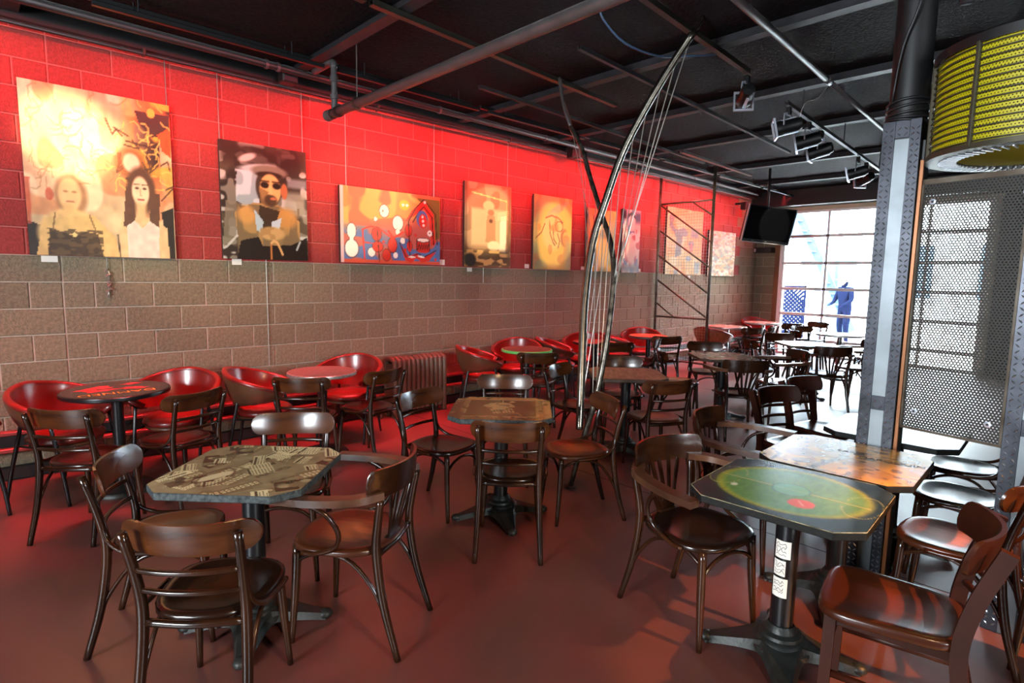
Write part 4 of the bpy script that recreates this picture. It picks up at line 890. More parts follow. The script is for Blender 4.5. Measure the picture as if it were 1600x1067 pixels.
oct_table(5.60, -2.67, 45, 'square cafe table with pale greenish top in mid-room', M['whitetop'], M['edgewood'], 0.325, 0.088, foot=0.2)
oct_table(7.76, -2.80, 45, 'square cafe table with bright white reflecting top near the door', M['whitetop'], M['edgewood'], 0.33, 0.088, foot=0.5)
tE, topE, zt = oct_table(2.545, -4.82, 2, 'square cafe table with orange kraft-paper top behind the green-topped table', None, M['blackedge'], 0.325, 0.085, 70, kraft, foot=0.2)
for s, x, y, a, sz in (('MAROQUIN', .12, -.16, -1.45, .05), ('FARES', .16, .02, -1.35, .045)): letters(s, sz, (x-0.05, y-0.02, zt+0.0006), a, M['ink'], topE)
oct_table(3.37, -4.85, 2, 'square cafe table with pale top beyond the steel column', M['whitetop'], M['blackedge'], 0.325, 0.085, foot=0.3)
def round_table(x, y, r, label, top, rim, leg='blackmetal', square_base=True):
    t = thing('round_table', label, 'table', (x, y, 0), 0, 'round tables along the wall')
    o = obj('tabletop', lathe([(0, 0.706), (r-0.02, 0.706), (r, 0.714), (r+0.002, 0.726), (r, 0.738), (r-0.006, 0.742), (0, 0.742)], 40), rim, t, auto=40)
    s = obj('top_sheet', lathe([(r-0.012, 0.7426), (0.0, 0.7428)], 40), top, o)
    obj('pillar', lathe([(0.038, 0.03), (0.038, 0.69), (0.09, 0.696), (0.09, 0.706), (0, 0.706)], 16), M[leg], t, auto=40)
    obj('base', lathe([(0.05, 0.06), (0.10, 0.045), (0.20, 0.03), (0.215, 0.012), (0.215, 0.0), (0, 0.0)], 28), M['iron'], t, auto=40)
    return t, s
tD, sD = round_table(0.185, -0.79, 0.335, 'round black table with orange DAMNED lettering by the wall at left', M['darktop'], M['blackmetal'])
lt = letters('DAMNED', 0.098, (-0.015, -0.145, 0.7436), PI, M['orangeprint'], sD, sx=1.12)
rr = random.Random(4)
for k in range(9):
    cx, cy = rr.uniform(-0.18, 0.16), rr.uniform(-0.04, 0.22)
    n = 12; ph = rr.uniform(0, 6); R0 = rr.uniform(0.02, 0.055)
    P = [(cx+R0*(1+.5*math.sin(3*2*PI*i/n+ph))*math.cos(2*PI*i/n)*1.5, cy+R0*(1+.4*math.sin(2*2*PI*i/n+ph))*math.sin(2*PI*i/n), 0.7431+0.00004*k) for i in range(n)]
    obj('print_patch', (P, [tuple(range(n))]), M['redprint'], sD)
round_table(1.66, -0.95, 0.29, 'round grey speckled table with metal rim, left of the radiator', M['greytop'], M['greyedge'])
round_table(4.21, -0.93, 0.30, 'round table with bright green rim right of the radiator', M['redbrowntop'], M['greenrim'])
round_table(5.50, -0.92, 0.29, 'small reddish round table seen behind the sculpture rods', M['redtop'], M['blackedge'])
round_table(6.82, -0.90, 0.29, 'small brown round table just left of the mesh partition', M['woodtop'], M['edgewood'])
round_table(9.55, -0.80, 0.34, 'round pale table on a chrome leg, first beyond the mesh partition', M['whitetop'], M['greyedge'], 'chrome')
round_table(11.15, -0.78, 0.36, 'round pale table in the far corner beneath the television', M['whitetop'], M['greyedge'], 'chrome')
round_table(9.75, -2.62, 0.36, 'round bright table on a chrome leg, last before the glazed door', M['whitetop'], M['greyedge'], 'chrome')

# ------------------------------------------------------------------ radiator
t = thing('radiator', 'grey cast iron column radiator lit red along its top', 'radiator', (2.79, 0, 0))
for k in range(12):
    x = 0.03+k*0.0615
    s = join(sweep([(x, -0.255, 0.085), (x, -0.262, 0.12), (x, -0.262, 0.58), (x, -0.245, 0.635), (x, -0.175, 0.655), (x, -0.105, 0.635), (x, -0.09, 0.58), (x, -0.09, 0.12), (x, -0.10, 0.085), (x, -0.175, 0.07), (x, -0.255, 0.085)], 0.0285, n=8, sub=2), box(x-0.02, x+0.02, -0.25, -0.10, 0.10, 0.60))
    so = obj('section', s, M['radiator'], t, auto=50)
    if k in (0, 11): obj('foot', join(rbox(x-0.025, x+0.025, -0.285, -0.225, 0, 0.09, 0.008), rbox(x-0.025, x+0.025, -0.125, -0.07, 0, 0.09, 0.008)), M['radiator'], so)
obj('supply_pipe', sweep([(-0.01, -0.175, 0.11), (-0.07, -0.175, 0.11), (-0.09, -0.175, 0.07), (-0.09, -0.175, 0.0)], 0.014), M['radiator'], t, smooth=True)

# ------------------------------------------------------------------ stringed steel sculpture
t = thing('harp_sculpture', 'tall harp-like sculpture of two bent steel tubes with strings', 'sculpture', (0, 0, 0))
T1 = [(2.765, -2.965, 0.45), (2.78, -2.955, 0.52), (2.88, -2.877, 0.972), (2.976, -2.806, 1.412), (3.072, -2.787, 1.864), (3.142, -2.856, 2.212), (3.21, -2.942, 2.551), (3.269, -3.09, 2.858), (3.321, -3.261, 3.14), (3.36, -3.42, 3.36)]
T2 = [(2.680, -2.925, 0.012), (2.751, -2.981, 0.384), (2.807, -3.03, 0.656), (2.877, -3.051, 0.993), (2.958, -3.04, 1.374), (3.02, -3.005, 1.663), (3.077, -2.907, 1.91), (3.126, -2.778, 2.117), (3.197, -2.598, 2.418), (3.258, -2.449, 2.678), (3.309, -2.277, 2.887)]
obj('tube', sweep([(x-0.02, y, z) for x, y, z in T1], [0.027, 0.030, 0.032, 0.032, 0.031, 0.030, 0.029, 0.028, 0.028, 0.027], n=14), M['steel'], t, smooth=True)
obj('tube', sweep([(x+0.03, y, z) for x, y, z in T2], [0.020, 0.021, 0.022, 0.023, 0.023, 0.022, 0.021, 0.020, 0.020, 0.019, 0.018], n=12), M['oldsteel'], t, smooth=True)
obj('foot_plate', lathe([(0, 0.014), (0.045, 0.014), (0.055, 0.008), (0.055, 0), (0, 0)], 20), M['oldsteel'], t, loc=(2.70, -2.925, 0))
obj('hanger', sweep([(3.33, -3.415, 3.33), (3.37, -3.435, 3.40), (3.39, -3.45, 3.46)], 0.014), M['steel'], t, smooth=True)
obj('hanger', sweep([(3.335, -2.28, 2.885), (3.37, -2.16, 3.10), (3.42, -2.06, 3.36)], [0.013, 0.014, 0.016]), M['pipe'], t, smooth=True)
obj('hanger_cable', sweep([(3.34, -2.275, 2.86), (3.35, -2.31, 2.80), (3.38, -2.24, 2.95), (3.42, -2.10, 3.2), (3.44, -2.04, 3.36)], 0.004, n=5), M['wire'], t, smooth=True)
def along(T, q):
    n = len(T)-1; t_ = q*n; i = min(int(t_), n-1); return Vector(T[i]).lerp(Vector(T[i+1]), t_-i)
for k in range(9):
    a = along(T1, 0.97-0.064*k); b = along(T2, 0.47-0.036*k)
    obj('string', rod(a, b+Vector((0.03, 0, 0)), 0.0038, 5), M['wire'], t)
for k in range(7):
    a = along(T2, 0.985-0.062*k); b = along(T1, 0.44-0.050*k)
    obj('string', rod(a+Vector((0.03, 0, 0)), b, 0.003, 5), M['wire'], t)

# ------------------------------------------------------------------ mesh partition beyond the sculpture
t = thing('mesh_partition', 'tall steel ladder-like frame with wire mesh standing out from the wall', 'partition', (8.3, 0, 0))
ya, yb = -0.06, -1.05
obj('post', rod((0, ya, 0), (0, ya, 3.385), 0.024, 10), M['frame'], t, smooth=True)
obj('post', rod((0, yb, 0), (0, yb, 3.385), 0.024, 10), M['frame'], t, smooth=True)
for z in (2.87, 0.93, 0.18): obj('rail', rod((0, ya, z), (0, yb, z), 0.017), M['frame'], t, smooth=True)
for (p, q) in (((ya, 2.86), (yb, 2.19)), ((ya, 2.43), (yb, 1.78)), ((ya, 2.0), (yb, 1.35)), ((ya, 1.575), (yb, 0.945)), ((ya, 1.17), (-0.43, 0.93)), ((-0.68, 2.86), (yb, 2.62))):
    obj('diagonal_bar', rod((0, p[0], p[1]), (0, q[0], q[1]), 0.015), M['frame'], t, smooth=True)
ws = [rod((0.02, y, 0.18), (0.02, y, 2.87), 0.0022, 3) for y in np.arange(ya-0.05, yb, -0.05)]+[rod((0.02, ya, z), (0.02, yb, z), 0.0022, 3) for z in np.arange(0.22, 2.86, 0.05)]
tag(obj('wire_mesh', join(*ws), M['wire'], t), kind='stuff')

# ------------------------------------------------------------------ tread-plate columns, perforated panel, drum
def lozenges(y0, y1, z0, z1, x, pitch=0.027):
    V, F = [], []; k = 0; nz = int((z1-z0)/pitch); cols = max(1, round((y1-y0)/0.024)); w = (y1-y0)/cols
    for i in range(nz):
        for c in range(cols):
            cy, cz = y0+(c+.5)*w, z0+(i+.5)*pitch; a = 0.8 if (i+c) % 2 else -0.8; d = Vector((0, math.cos(a), math.sin(a))); e = Vector((0, -d.z, d.y)); o = Vector((x, cy, cz)); n = len(V); L, Wd = 0.0125, 0.0042
            V += [tuple(o-d*L), tuple(o-e*Wd), tuple(o+d*L), tuple(o+e*Wd), tuple(o-d*L*.4+Vector((-.0035, 0, 0))), tuple(o+d*L*.4+Vector((-.0035, 0, 0)))]
            F += [(n, n+1, n+4), (n+1, n+5, n+4), (n+1, n+2, n+5), (n+2, n+3, n+5), (n+3, n+4, n+5), (n+3, n, n+4)]
    return V, F
def tread_column(x, y0, y1, ztop, label, strips):
    t = thing('steel_column', label, 'column', (0, 0, 0))
    obj('core', rbox(x+0.004, x+0.13, y0, y1, 0, ztop, 0.003), M['blackpaint'], t)
    a, b = strips
    obj('plate', rbox(x+0.001, x+0.006, y0+a-0.002, y1-b+0.002, 0, ztop-0.09, 0.001), M['plate'], t)
    for s0, s1 in ((y0, y0+a), (y1-b, y1)):
        o = obj('tread_strip', rbox(x-0.004, x+0.004, s0, s1, 0, ztop, 0.001), M['tread'], t)
        tag(obj('tread_pattern', lozenges(s0+0.002, s1-0.002, 0.02, ztop-0.01, x-0.004), M['lozenge'], o), kind='stuff')
    for z0, z1 in ((ztop-0.085, ztop), (0.93, 1.005)):
        o = obj('tread_patch', rbox(x-0.003, x+0.005, y0+a, y1-b, z0, z1, 0.001), M['tread'], t)
        tag(obj('tread_pattern', lozenges(y0+a+0.003, y1-b-0.003, z0+0.003, z1-0.003, x-0.003), M['lozenge'], o), kind='stuff')
    return t
c1 = tread_column(2.89, -4.935, -4.770, 2.40, 'steel column faced with tread plate and a smooth silver strip', (0.048, 0.055))
obj('edge_strip', rbox(2.905, 2.925, -4.955, -4.938, 0, 2.2, 0.002), M['copper'], c1)
obj('dark_channel', rbox(2.93, 3.03, -4.950, -4.936, 0, 2.3, 0.002), M['blackpaint'], c1)
obj('upper_post', lathe([(0.085, 2.40), (0.085, ZC)], 24), M['blackpaint'], c1, smooth=True, loc=(2.975, -4.852, 0))
for k in range(5):
    obj('cable_coil', sweep([(2.975+0.092*math.cos(a), -4.852+0.092*math.sin(a), 2.405+k*0.022+0.012*math.sin(a+k)) for a in np.linspace(0, 2*PI, 17)], 0.007, n=6, sub=1), M['cable'], c1, smooth=True)
tread_column(2.80, -5.56, -5.372, 2.10, 'dark tread-plate column at the right edge of the picture', (0.07, 0.06))
def sheet(p0, p1, z0, z1, m, name, parent):
    w = math.hypot(p1[0]-p0[0], p1[1]-p0[1]); me = mesh(name, ([(p0[0], p0[1], z0), (p1[0], p1[1], z0), (p1[0], p1[1], z1), (p0[0], p0[1], z1)], [(0, 1, 2, 3)]))
    uv = me.uv_layers.new(name='UVMap'); 
    for i, c in enumerate(((0, 0), (w, 0), (w, z1-z0), (0, z1-z0))): uv.data[i].uv = c
    return obj(name, me, m, parent)
t = thing('perforated_panel', 'grey perforated metal panel between the two tread-plate columns', 'panel', (0, 0, 0))
A_, B_ = (2.895, -4.962), (2.815, -5.372)
sheet(A_, B_, 0.86, 2.10, M['perf'], 'sheet', t)
dx, dy = B_[0]-A_[0], B_[1]-A_[1]; wn = math.hypot(dx, dy); nx, ny = dy/wn, -dx/wn
for q0, q1, z0, z1 in ((0, 1, 2.075, 2.10), (0, 1, 0.86, 0.872), (0, 0.02, 0.86, 2.1), (0.975, 1, 0.86, 2.1)):
    P = [(A_[0]+dx*q+nx*s, A_[1]+dy*q+ny*s) for q, s in ((q0, -0.004), (q1, -0.004), (q1, 0.008), (q0, 0.008))]
    obj('border', prism(P, z0, z1), M['frame'], t)
for q, z in ((0.12, 1.99), (0.97, 2.0), (0.14, 0.955), (0.86, 0.955)):
    m_ = Matrix.Translation((A_[0]+dx*q+nx*0.004, A_[1]+dy*q+ny*0.004, z)) @ Vector((nx, ny, 0)).to_track_quat('Z', 'Y').to_matrix().to_4x4()
    s_ = obj('screw', xform(lathe([(0.014, 0), (0.014, 0.003), (0.007, 0.004), (0, 0.004)], 14), m_), M['lampsilver'], t)
    obj('screw_head', xform(lathe([(0.006, 0.004), (0.005, 0.008), (0, 0.008)], 8), m_), M['blackpaint'], s_)
def drum(cx, cy, r, z0, z1):
    t = thing('drum_lamp', 'yellow perforated drum lamp caged in steel rings, upper right', 'lamp', (cx, cy, 0))
    n = 64; V = []; F = []
    for i in range(n+1):
        a = 2*PI*i/n; V += [(r*math.cos(a), r*math.sin(a), z0), (r*math.cos(a), r*math.sin(a), z1)]
    F = [(2*i, 2*i+2, 2*i+3, 2*i+1) for i in range(n)]; me = mesh('shade', (V, F), True); uv = me.uv_layers.new(name='UVMap')
    for p in me.polygons:
        for li, vi in zip(p.loop_indices, p.vertices): uv.data[li].uv = (2*PI*r*(vi//2)/n, (vi % 2)*(z1-z0))
    obj('shade', me, M['perfyellow'], t); obj('liner', lathe([(r-0.02, z0+0.01), (r-0.02, z1-0.01)], 48), M['drumliner'], t, smooth=True)  # inner dark cylinder added so the shade's holes read darker
    for k in range(15):
        z = z0+0.02+(z1-z0-0.04)*k/14
        obj('ring', sweep([((r+0.012)*math.cos(a), (r+0.012)*math.sin(a), z) for a in np.linspace(0, 2*PI, 49)], 0.0034, n=6, sub=1), M['drumsteel'], t, smooth=True)
    for k in range(8):
        a = 2*PI*k/8+0.30; obj('upright', rbox(r+0.006, r+0.022, -0.007, 0.007, z0, z1, 0.002), M['drumsteel'], t, rotz=a)
    obj('top_band', lathe([(r+0.02, z1-0.01), (r+0.02, z1+0.03), (r-0.03, z1+0.035), (r-0.03, z1+0.03)], 56), M['blackpaint'], t, auto=40)
    obj('bottom_band', lathe([(r+0.02, z0+0.012), (r+0.022, z0-0.012), (r-0.03, z0-0.014), (r-0.10, z0-0.004)], 56), M['drumsteel'], t, auto=40)
    for k in range(60):
        a = 2*PI*k/60; obj('vent_fin', rbox(r-0.10, r-0.03, -0.0035, 0.0035, z0-0.018, z0-0.010, 0.001), M['lampsilver'], t, rotz=a)
    obj('cap', lathe([(r-0.03, z1+0.03), (0.08, z1+0.08), (0.03, z1+0.10), (0.03, ZC), (0, ZC)], 40), M['blackpaint'], t, auto=40)
    obj('bulb', blob((0, 0, z1-0.10), 0.05, 0.05, 0.08), M['bulbglow'], t, smooth=True)
    l = bpy.data.lights.new('drum_lamp_light', 'POINT'); l.energy = 2.5; l.color = (1, .86, .25); l.shadow_soft_size = 0.06; o = bpy.data.objects.new('drum_lamp_light', l); COL.objects.link(o); o.location = (cx, cy, z1-0.2)
drum(2.88, -5.36, 0.37, 2.17, 2.59)
# ------------------------------------------------------------------ pipes and struts under the ceiling
t = thing('sprinkler_pipe', 'thick grey sprinkler pipe crossing the upper left of the room', 'pipe', (1.83, 0, 0))
obj('pipe_run', rod((0, -0.86, 2.95), (0, -8.9, 2.95), 0.038, 16), M['pipe'], t, smooth=True)
obj('end_cap', xform(lathe([(0.044, 0), (0.044, 0.07), (0.048, 0.075), (0.048, 0.10), (0.030, 0.115), (0, 0.12)], 16), Matrix.Translation((0, -0.90, 2.95)) @ Matrix.Rotation(-PI/2, 4, 'X')), M['pipe'], t, auto=40)
obj('riser', lathe([(0.026, 2.97), (0.026, 3.06), (0.034, 3.065), (0.034, 3.10), (0.025, 3.105), (0.025, 3.20), (0.034, 3.205), (0.034, 3.25), (0.026, 3.26), (0.026, 3.34)], 14), M['pipe'], t, auto=40, loc=(0.0, -0.93, 0))
obj('elbow', sweep([(0, -0.93, 3.32), (0.0, -0.92, 3.36), (0.0, -0.85, 3.375), (0, -0.56, 3.375)], 0.03), M['pipe'], t, smooth=True)
cl_ = obj('clamp', xform(lathe([(0.041, -0.02), (0.046, -0.02), (0.046, 0.02), (0.041, 0.02)], 16), Matrix.Translation((0, -1.0, 2.95)) @ Matrix.Rotation(PI/2, 4, 'X')), M['blackpaint'], t)
obj('bolt', rbox(-0.012, 0.012, -1.02, -0.98, 2.99, 3.01, 0.003), M['blackpaint'], cl_)
obj('hanger_rod', rod((0, -1.32, 2.99), (0, -1.32, ZC), 0.005, 6), M['pipe'], t)
obj('hanger_ring', xform(lathe([(0.043, -0.012), (0.046, -0.012), (0.046, 0.012), (0.043, 0.012)], 16), Matrix.Translation((0, -1.32, 2.955)) @ Matrix.Rotation(PI/2, 4, 'X')), M['strut'], t)
t = thing('wall_pipe', 'dark pipe running along the top of the block wall', 'pipe', (0, 0, 0))
obj('pipe_run', rod((X0, -0.54, 3.37), (11.6, -0.30, 3.37), 0.032, 12), M['blackpaint'], t, smooth=True)
for x in (-0.3, 1.45, 1.55, 3.3, 5.0, 6.9, 8.9): obj('clip', xform(lathe([(0.035, -0.012), (0.040, -0.012), (0.040, 0.012), (0.035, 0.012)], 12), Matrix.Translation((x, -0.54+(x-X0)/(11.6-X0)*0.24, 3.37)) @ Matrix.Rotation(PI/2, 4, 'Y')), M['pipe'], t)
t = thing('wall_conduit', 'thin conduit just above the red-lit wall', 'pipe', (0, 0, 0))
obj('pipe_run', rod((X0, -0.17, 3.30), (12.0, -0.17, 3.30), 0.014, 8), M['blackpaint'], t, smooth=True)
for x in (0.6, 2.7, 4.6, 7.4, 10): obj('clip', rbox(x-0.012, x+0.012, -0.19, -0.13, 3.285, 3.34, 0.003), M['strut'], t)
def strut(p, q, label, w=0.05, h=0.035, m='strut', group='struts under the ceiling'):
    t = thing('ceiling_strut', label, 'strut', (0, 0, 0), 0, group); P, Q = Vector(p), Vector(q)
    obj('channel', sweep([P, Q], 1, rect=True, sx=w, sy=0.006, sub=1), M[m], t)
    d = (Q-P).normalized(); s = d.cross(Vector((0, 0, 1))).normalized()*(w/2-0.003); up = Vector((0, 0, h/2))
    for sg in (1, -1): obj('flange', sweep([P+s*sg+up, Q+s*sg+up], 1, rect=True, sx=0.006, sy=h, sub=1), M[m], t)
    return t
strut((1.50, -2.125, 3.345), (4.43, -1.93, 3.345), 'olive steel strut ending above the thin curved sculpture tube')
strut((-0.6, -2.26, 3.345), (1.45, -2.13, 3.345), 'olive steel strut continuing over the viewer')
strut((3.01, -2.63, 3.345), (7.84, -2.37, 3.345), 'long dark strut crossing mid-ceiling behind the sculpture', 0.035, 0.03, 'joist')
strut((2.2, -3.46, 3.345), (4.42, -3.32, 3.345), 'strut carrying the single spotlight nearest the sculpture top', 0.045)
strut((3.08, -1.36, 3.345), (7.75, -1.14, 3.345), 'dark strut parallel to the wall over the plank-topped table', 0.04, 0.03, 'joist')
strut((6.82, -1.30, 3.345), (9.25, -1.21, 3.345), 'pale strut above the mesh partition', 0.06, 0.03, 'pipe')
strut((4.84, -3.49, 3.15), (9.4, -3.18, 3.15), 'lighting track hung on rods along the right of the ceiling', 0.035, 0.03, 'blackpaint')
for k, x in enumerate((5.3, 6.85, 8.8)):
    y = -3.49+(x-4.84)/(9.4-4.84)*0.31; tag(obj('track_rod', rod((x, y, 3.16), (x, y, ZC), 0.006, 6), M['joist']), ['short rod holding the near end of the lighting track', 'short rod holding the middle of the lighting track', 'short rod holding the far end of the lighting track'][k], 'rod', 'track hanger rods')
t = thing('conduit_pipe', 'grey jointed pipe running back to the tread-plate column', 'pipe', (0, 0, 0))
obj('pipe_run', rod((1.6, -3.97, 3.30), (4.9, -3.80, 3.30), 0.027, 12), M['pipe'], t, smooth=True); obj('pipe_run', rod((4.9, -3.80, 3.30), (7.4, -3.67, 3.30), 0.021, 12), M['pipe'], t, smooth=True); obj('coupling', rod((4.85, -3.803, 3.30), (4.96, -3.797, 3.30), 0.032, 12), M['pipe'], t, smooth=True)
tag(obj('blue_cable', sweep([(2.72, -3.05, 3.45), (2.75, -3.06, 3.36), (2.95, -3.10, 3.25), (3.25, -3.18, 3.22), (3.6, -3.22, 3.30), (3.8, -3.35, 3.33)], 0.008, n=6), M['bluecable'], None, True), 'blue cable sagging under the ceiling near the sculpture top', 'cable')
tag(obj('thin_cable', sweep([(5.2, -3.75, 3.42), (5.0, -3.70, 3.2), (4.95, -3.60, 3.15), (5.6, -3.3, 3.08)], 0.003, n=5), M['wire'], None, True), 'thin slack wire hanging beside the lighting track', 'cable')
tag(obj('post_cable', sweep([(2.86, -4.87, 3.44), (2.85, -4.90, 3.0), (2.87, -4.83, 2.75), (2.885, -4.80, 2.5)], 0.006, n=6), M['cable'], None, True), 'black cable hanging down the black upper post', 'cable')
# scaffold tops and boxes by the wall
def wall_speaker(x, y, z, label, rz=0.0):
    t = thing('wall_speaker', label, 'speaker', (x, y, z), rz, 'small black speakers above the wall')
    obj('cabinet', rbox(-0.07, 0.07, -0.06, 0.06, -0.09, 0.06, 0.01), M['blackpaint'], t); obj('grille', rbox(-0.06, 0.06, -0.067, -0.060, -0.08, 0.05, 0.003), M['cable'], t); obj('bracket', rbox(-0.015, 0.015, 0.06, 0.20, 0.02, 0.06, 0.003), M['joist'], t)
wall_speaker(1.70, -0.30, 3.385, 'small black speaker beside the sprinkler riser'); wall_speaker(5.72, -0.26, 3.33, 'small black speaker above the yellow face painting'); wall_speaker(11.2, -0.22, 3.12, 'small black speaker next to the television')

# ------------------------------------------------------------------ spotlights
def stage_lamp(loc, target, label, clampz, light=None):
    t = thing('stage_spotlight', label, 'spotlight', loc, 0, 'stage spotlights'); D = (Vector(target)-Vector(loc)).normalized()
    Mq = D.to_track_quat('Z', 'Y').to_matrix().to_4x4()
    obj('body', xform(lathe([(0.0, -0.12), (0.05, -0.115), (0.06, -0.08), (0.06, 0.04), (0.066, 0.05), (0.066, 0.10), (0.055, 0.10), (0.052, 0.03), (0, 0.03)], 18), Mq), M['lampbody'], t, auto=40)
    obj('lens', xform(lathe([(0.053, 0.045), (0.03, 0.055), (0, 0.06)], 16), Mq), M['lampglow'], t, smooth=True)
    fr = join(*[box(*b) for b in ((-0.085, 0.085, -0.085, -0.07, 0.10, 0.118), (-0.085, 0.085, 0.07, 0.085, 0.10, 0.118), (-0.085, -0.07, -0.07, 0.07, 0.10, 0.118), (0.07, 0.085, -0.07, 0.07, 0.10, 0.118))])
    obj('colour_frame', xform(fr, Mq), M['lampsilver'], t)
    obj('barrel_strip', xform(rbox(-0.012, 0.012, -0.068, -0.058, -0.08, 0.10, 0.002), Mq), M['lampsilver'], t)
    obj('barrel_strip', xform(rbox(-0.012, 0.012, 0.058, 0.068, -0.08, 0.10, 0.002), Mq), M['lampsilver'], t)
    h = clampz-loc[2]
    obj('yoke', join(sweep([(-0.08, 0, 0), (-0.08, 0, h*0.55), (0, 0, h*0.62), (0.08, 0, h*0.55), (0.08, 0, 0)], 1, rect=True, sx=0.006, sy=0.022, sub=2)), M['lampsilver'], t)
    obj('clamp', rbox(-0.02, 0.02, -0.02, 0.02, h*0.6, h, 0.003), M['lampbody'], t)
    if light:
        st = Vector(loc)+D*0.14
        for tg, P, col, ang, bl in light: spot('spotlight_beam', st, tg, P, col, ang, bl, 0.025)
WARM = (1.0, 0.76, 0.44)
stage_lamp((4.42, -3.315, 3.17), (9.2, 0, 2.2), 'single stage spotlight on the short strut near the sculpture top', 3.33, [((9.25, 0, 2.25), 700, WARM, 20, .25)])
stage_lamp((4.90, -3.49, 2.97), (2.9, 0, 2.1), 'first stage spotlight on the lighting track', 3.14, [((2.55, 0, 2.36), 620, WARM, 19, .6)])
stage_lamp((5.53, -3.44, 2.96), (4.4, 0, 2.2), 'second stage spotlight on the lighting track', 3.14, [((4.38, 0, 2.28), 560, WARM, 15, .25)])
stage_lamp((5.97, -3.41, 2.94), (5.6, 0, 2.2), 'third stage spotlight on the lighting track, close to the second', 3.14, [((5.6, 0, 2.2), 420, (1, .80, .5), 16, .25)])
stage_lamp((7.60, -3.30, 2.95), (7.0, 0, 2.2), 'fourth stage spotlight, just left of the tread-plate column', 3.14, [((7.0, 0, 2.2), 330, (1, .82, .55), 17, .25)])
stage_lamp((8.05, -3.27, 2.93), (10.7, 0, 2.1), 'last stage spotlight, half hidden by the tread-plate column', 3.14, [((10.7, 0, 2.15), 480, (1, .86, .62), 18, .25)])
stage_lamp((-0.95, -2.75, 3.12), (0.2, 0, 2.5), 'stage spotlight outside the picture on the left', 3.33, [((0.12, 0, 2.60), 1300, WARM, 15, .8), ((0.95, 0, 2.1), 260, WARM, 34, .6)])

RW, RD = 13, 28
stage_lamp((0.3, -6.9, 3.12), (1.0, -3.6, 0.2), 'warm stage spotlight behind the viewpoint', 3.40, [((0.9, -3.7, 0.2), 270, (1, .62, .32), 80, .9)])
stage_lamp((2.4, -7.8, 3.0), (2.0, -5.3, 0), 'orange stage spotlight outside the picture on the right', 3.40, [((2.1, -5.35, 0), 1500, (1, .40, .10), 30, .35)])
# ------------------------------------------------------------------ red LED bars hung under the ceiling, one row washing the wall, one row pointing down
RED = (1.0, 0.05, 0.06)
def led_bar(x, y, z, length, direction, power, label, spread=PI):
    t = thing('led_bar', label, 'light bar', (x, y, z), 0, 'red light bars along the wall')
    obj('housing', rbox(-length/2, length/2, -0.03, 0.012, 0.012, 0.045, 0.004), M['lampbody'], t)
    obj('bracket', rod((-length/3, 0, 0.04), (-length/3, 0, ZC-z), 0.006, 6), M['lampbody'], t); obj('bracket', rod((length/3, 0, 0.04), (length/3, 0, ZC-z), 0.006, 6), M['lampbody'], t)
    area('red_bar_light', (x, y+0.02, z), direction, length, 0.03, power, RED, spread=spread)
NTH = ['at the left edge of the ceiling', 'above the gap between the first two paintings', 'above the drum painting', 'above the sepia painting', 'above the ochre painting', 'above the mesh partition', 'above the last painting', 'nearest the far corner']
for k in range(len(NTH)):
    x = -0.75+k*1.72; led_bar(x, -0.86, 3.30, 1.6, (0, 1, -0.50), RW*(1.0 if k < 2 else 0.9 if k > 6 else 2.0), 'thin black light bar '+NTH[k]+', turned to the wall', 1.45)
    led_bar(x, -0.72, 3.38, 1.6, (0, 0.02, -1), RD, 'thin black light bar '+NTH[k]+', pointing down', 0.8)

# ------------------------------------------------------------------ television and heater in the far corner
cx, cy, cz, yw, tl, rl = 9.346, -1.534, 2.516, 1.156, 0.21, -0.048
rt = Vector((math.sin(yw), -math.cos(yw), 0)); nn = Vector((-math.cos(yw), -math.sin(yw), 0)); up = Vector((0, 0, 1))
n2 = nn*math.cos(tl)-up*math.sin(tl); u2 = up*math.cos(tl)+nn*math.sin(tl); r2 = rt*math.cos(rl)+u2*math.sin(rl); u3 = u2*math.cos(rl)-rt*math.sin(rl)
t = thing('television', 'black flat television hung tilted from the ceiling', 'television', (0, 0, 0))
TM = Matrix(((r2.x, u3.x, n2.x, cx), (r2.y, u3.y, n2.y, cy), (r2.z, u3.z, n2.z, cz), (0, 0, 0, 1)))
obj('case', xform(rbox(-0.51, 0.51, -0.30, 0.30, -0.07, 0.0, 0.008), TM), M['tvbezel'], t)
obj('screen', xform(box(-0.485, 0.485, -0.255, 0.28, 0.0, 0.0015), TM), M['tvblack'], t)
obj('edge_trim', xform(join(box(-0.515, -0.505, -0.305, 0.305, -0.03, 0.002), box(0.505, 0.515, -0.305, 0.305, -0.03, 0.002), box(-0.515, 0.515, -0.31, -0.30, -0.03, 0.002)), TM), M['silver'], t)
obj('logo', xform(join(box(-0.02, 0.02, -0.282, -0.276, 0.001, 0.002), box(-0.30, -0.27, -0.28, -0.275, 0.001, 0.002)), TM), M['silver'], t)
hp = TM @ Vector((0, 0.1, -0.10))
obj('hanger_pole', rod((hp.x, hp.y, hp.z), (hp.x, hp.y, ZC), 0.022, 10), M['blackpaint'], t, smooth=True)
obj('bracket', xform(rbox(-0.12, 0.12, -0.06, 0.22, -0.11, -0.07, 0.006), TM), M['joist'], t)
t = thing('heater_box', 'narrow dark grey box mounted high on the corner pier', 'heater', (12.24, -0.22, 2.19))
obj('case', rbox(-0.06, 0.165, -0.19, 0.19, 0, 0.115, 0.008), M['blackpaint'], t); obj('grille', join(*[box(-0.066, -0.059, -0.17, 0.13, 0.02+0.018*k, 0.028+0.018*k) for k in range(5)]), M['joist'], t)
obj('end_cap', rbox(-0.064, -0.058, 0.14, 0.18, 0.02, 0.09, 0.003), M['silver'], t)

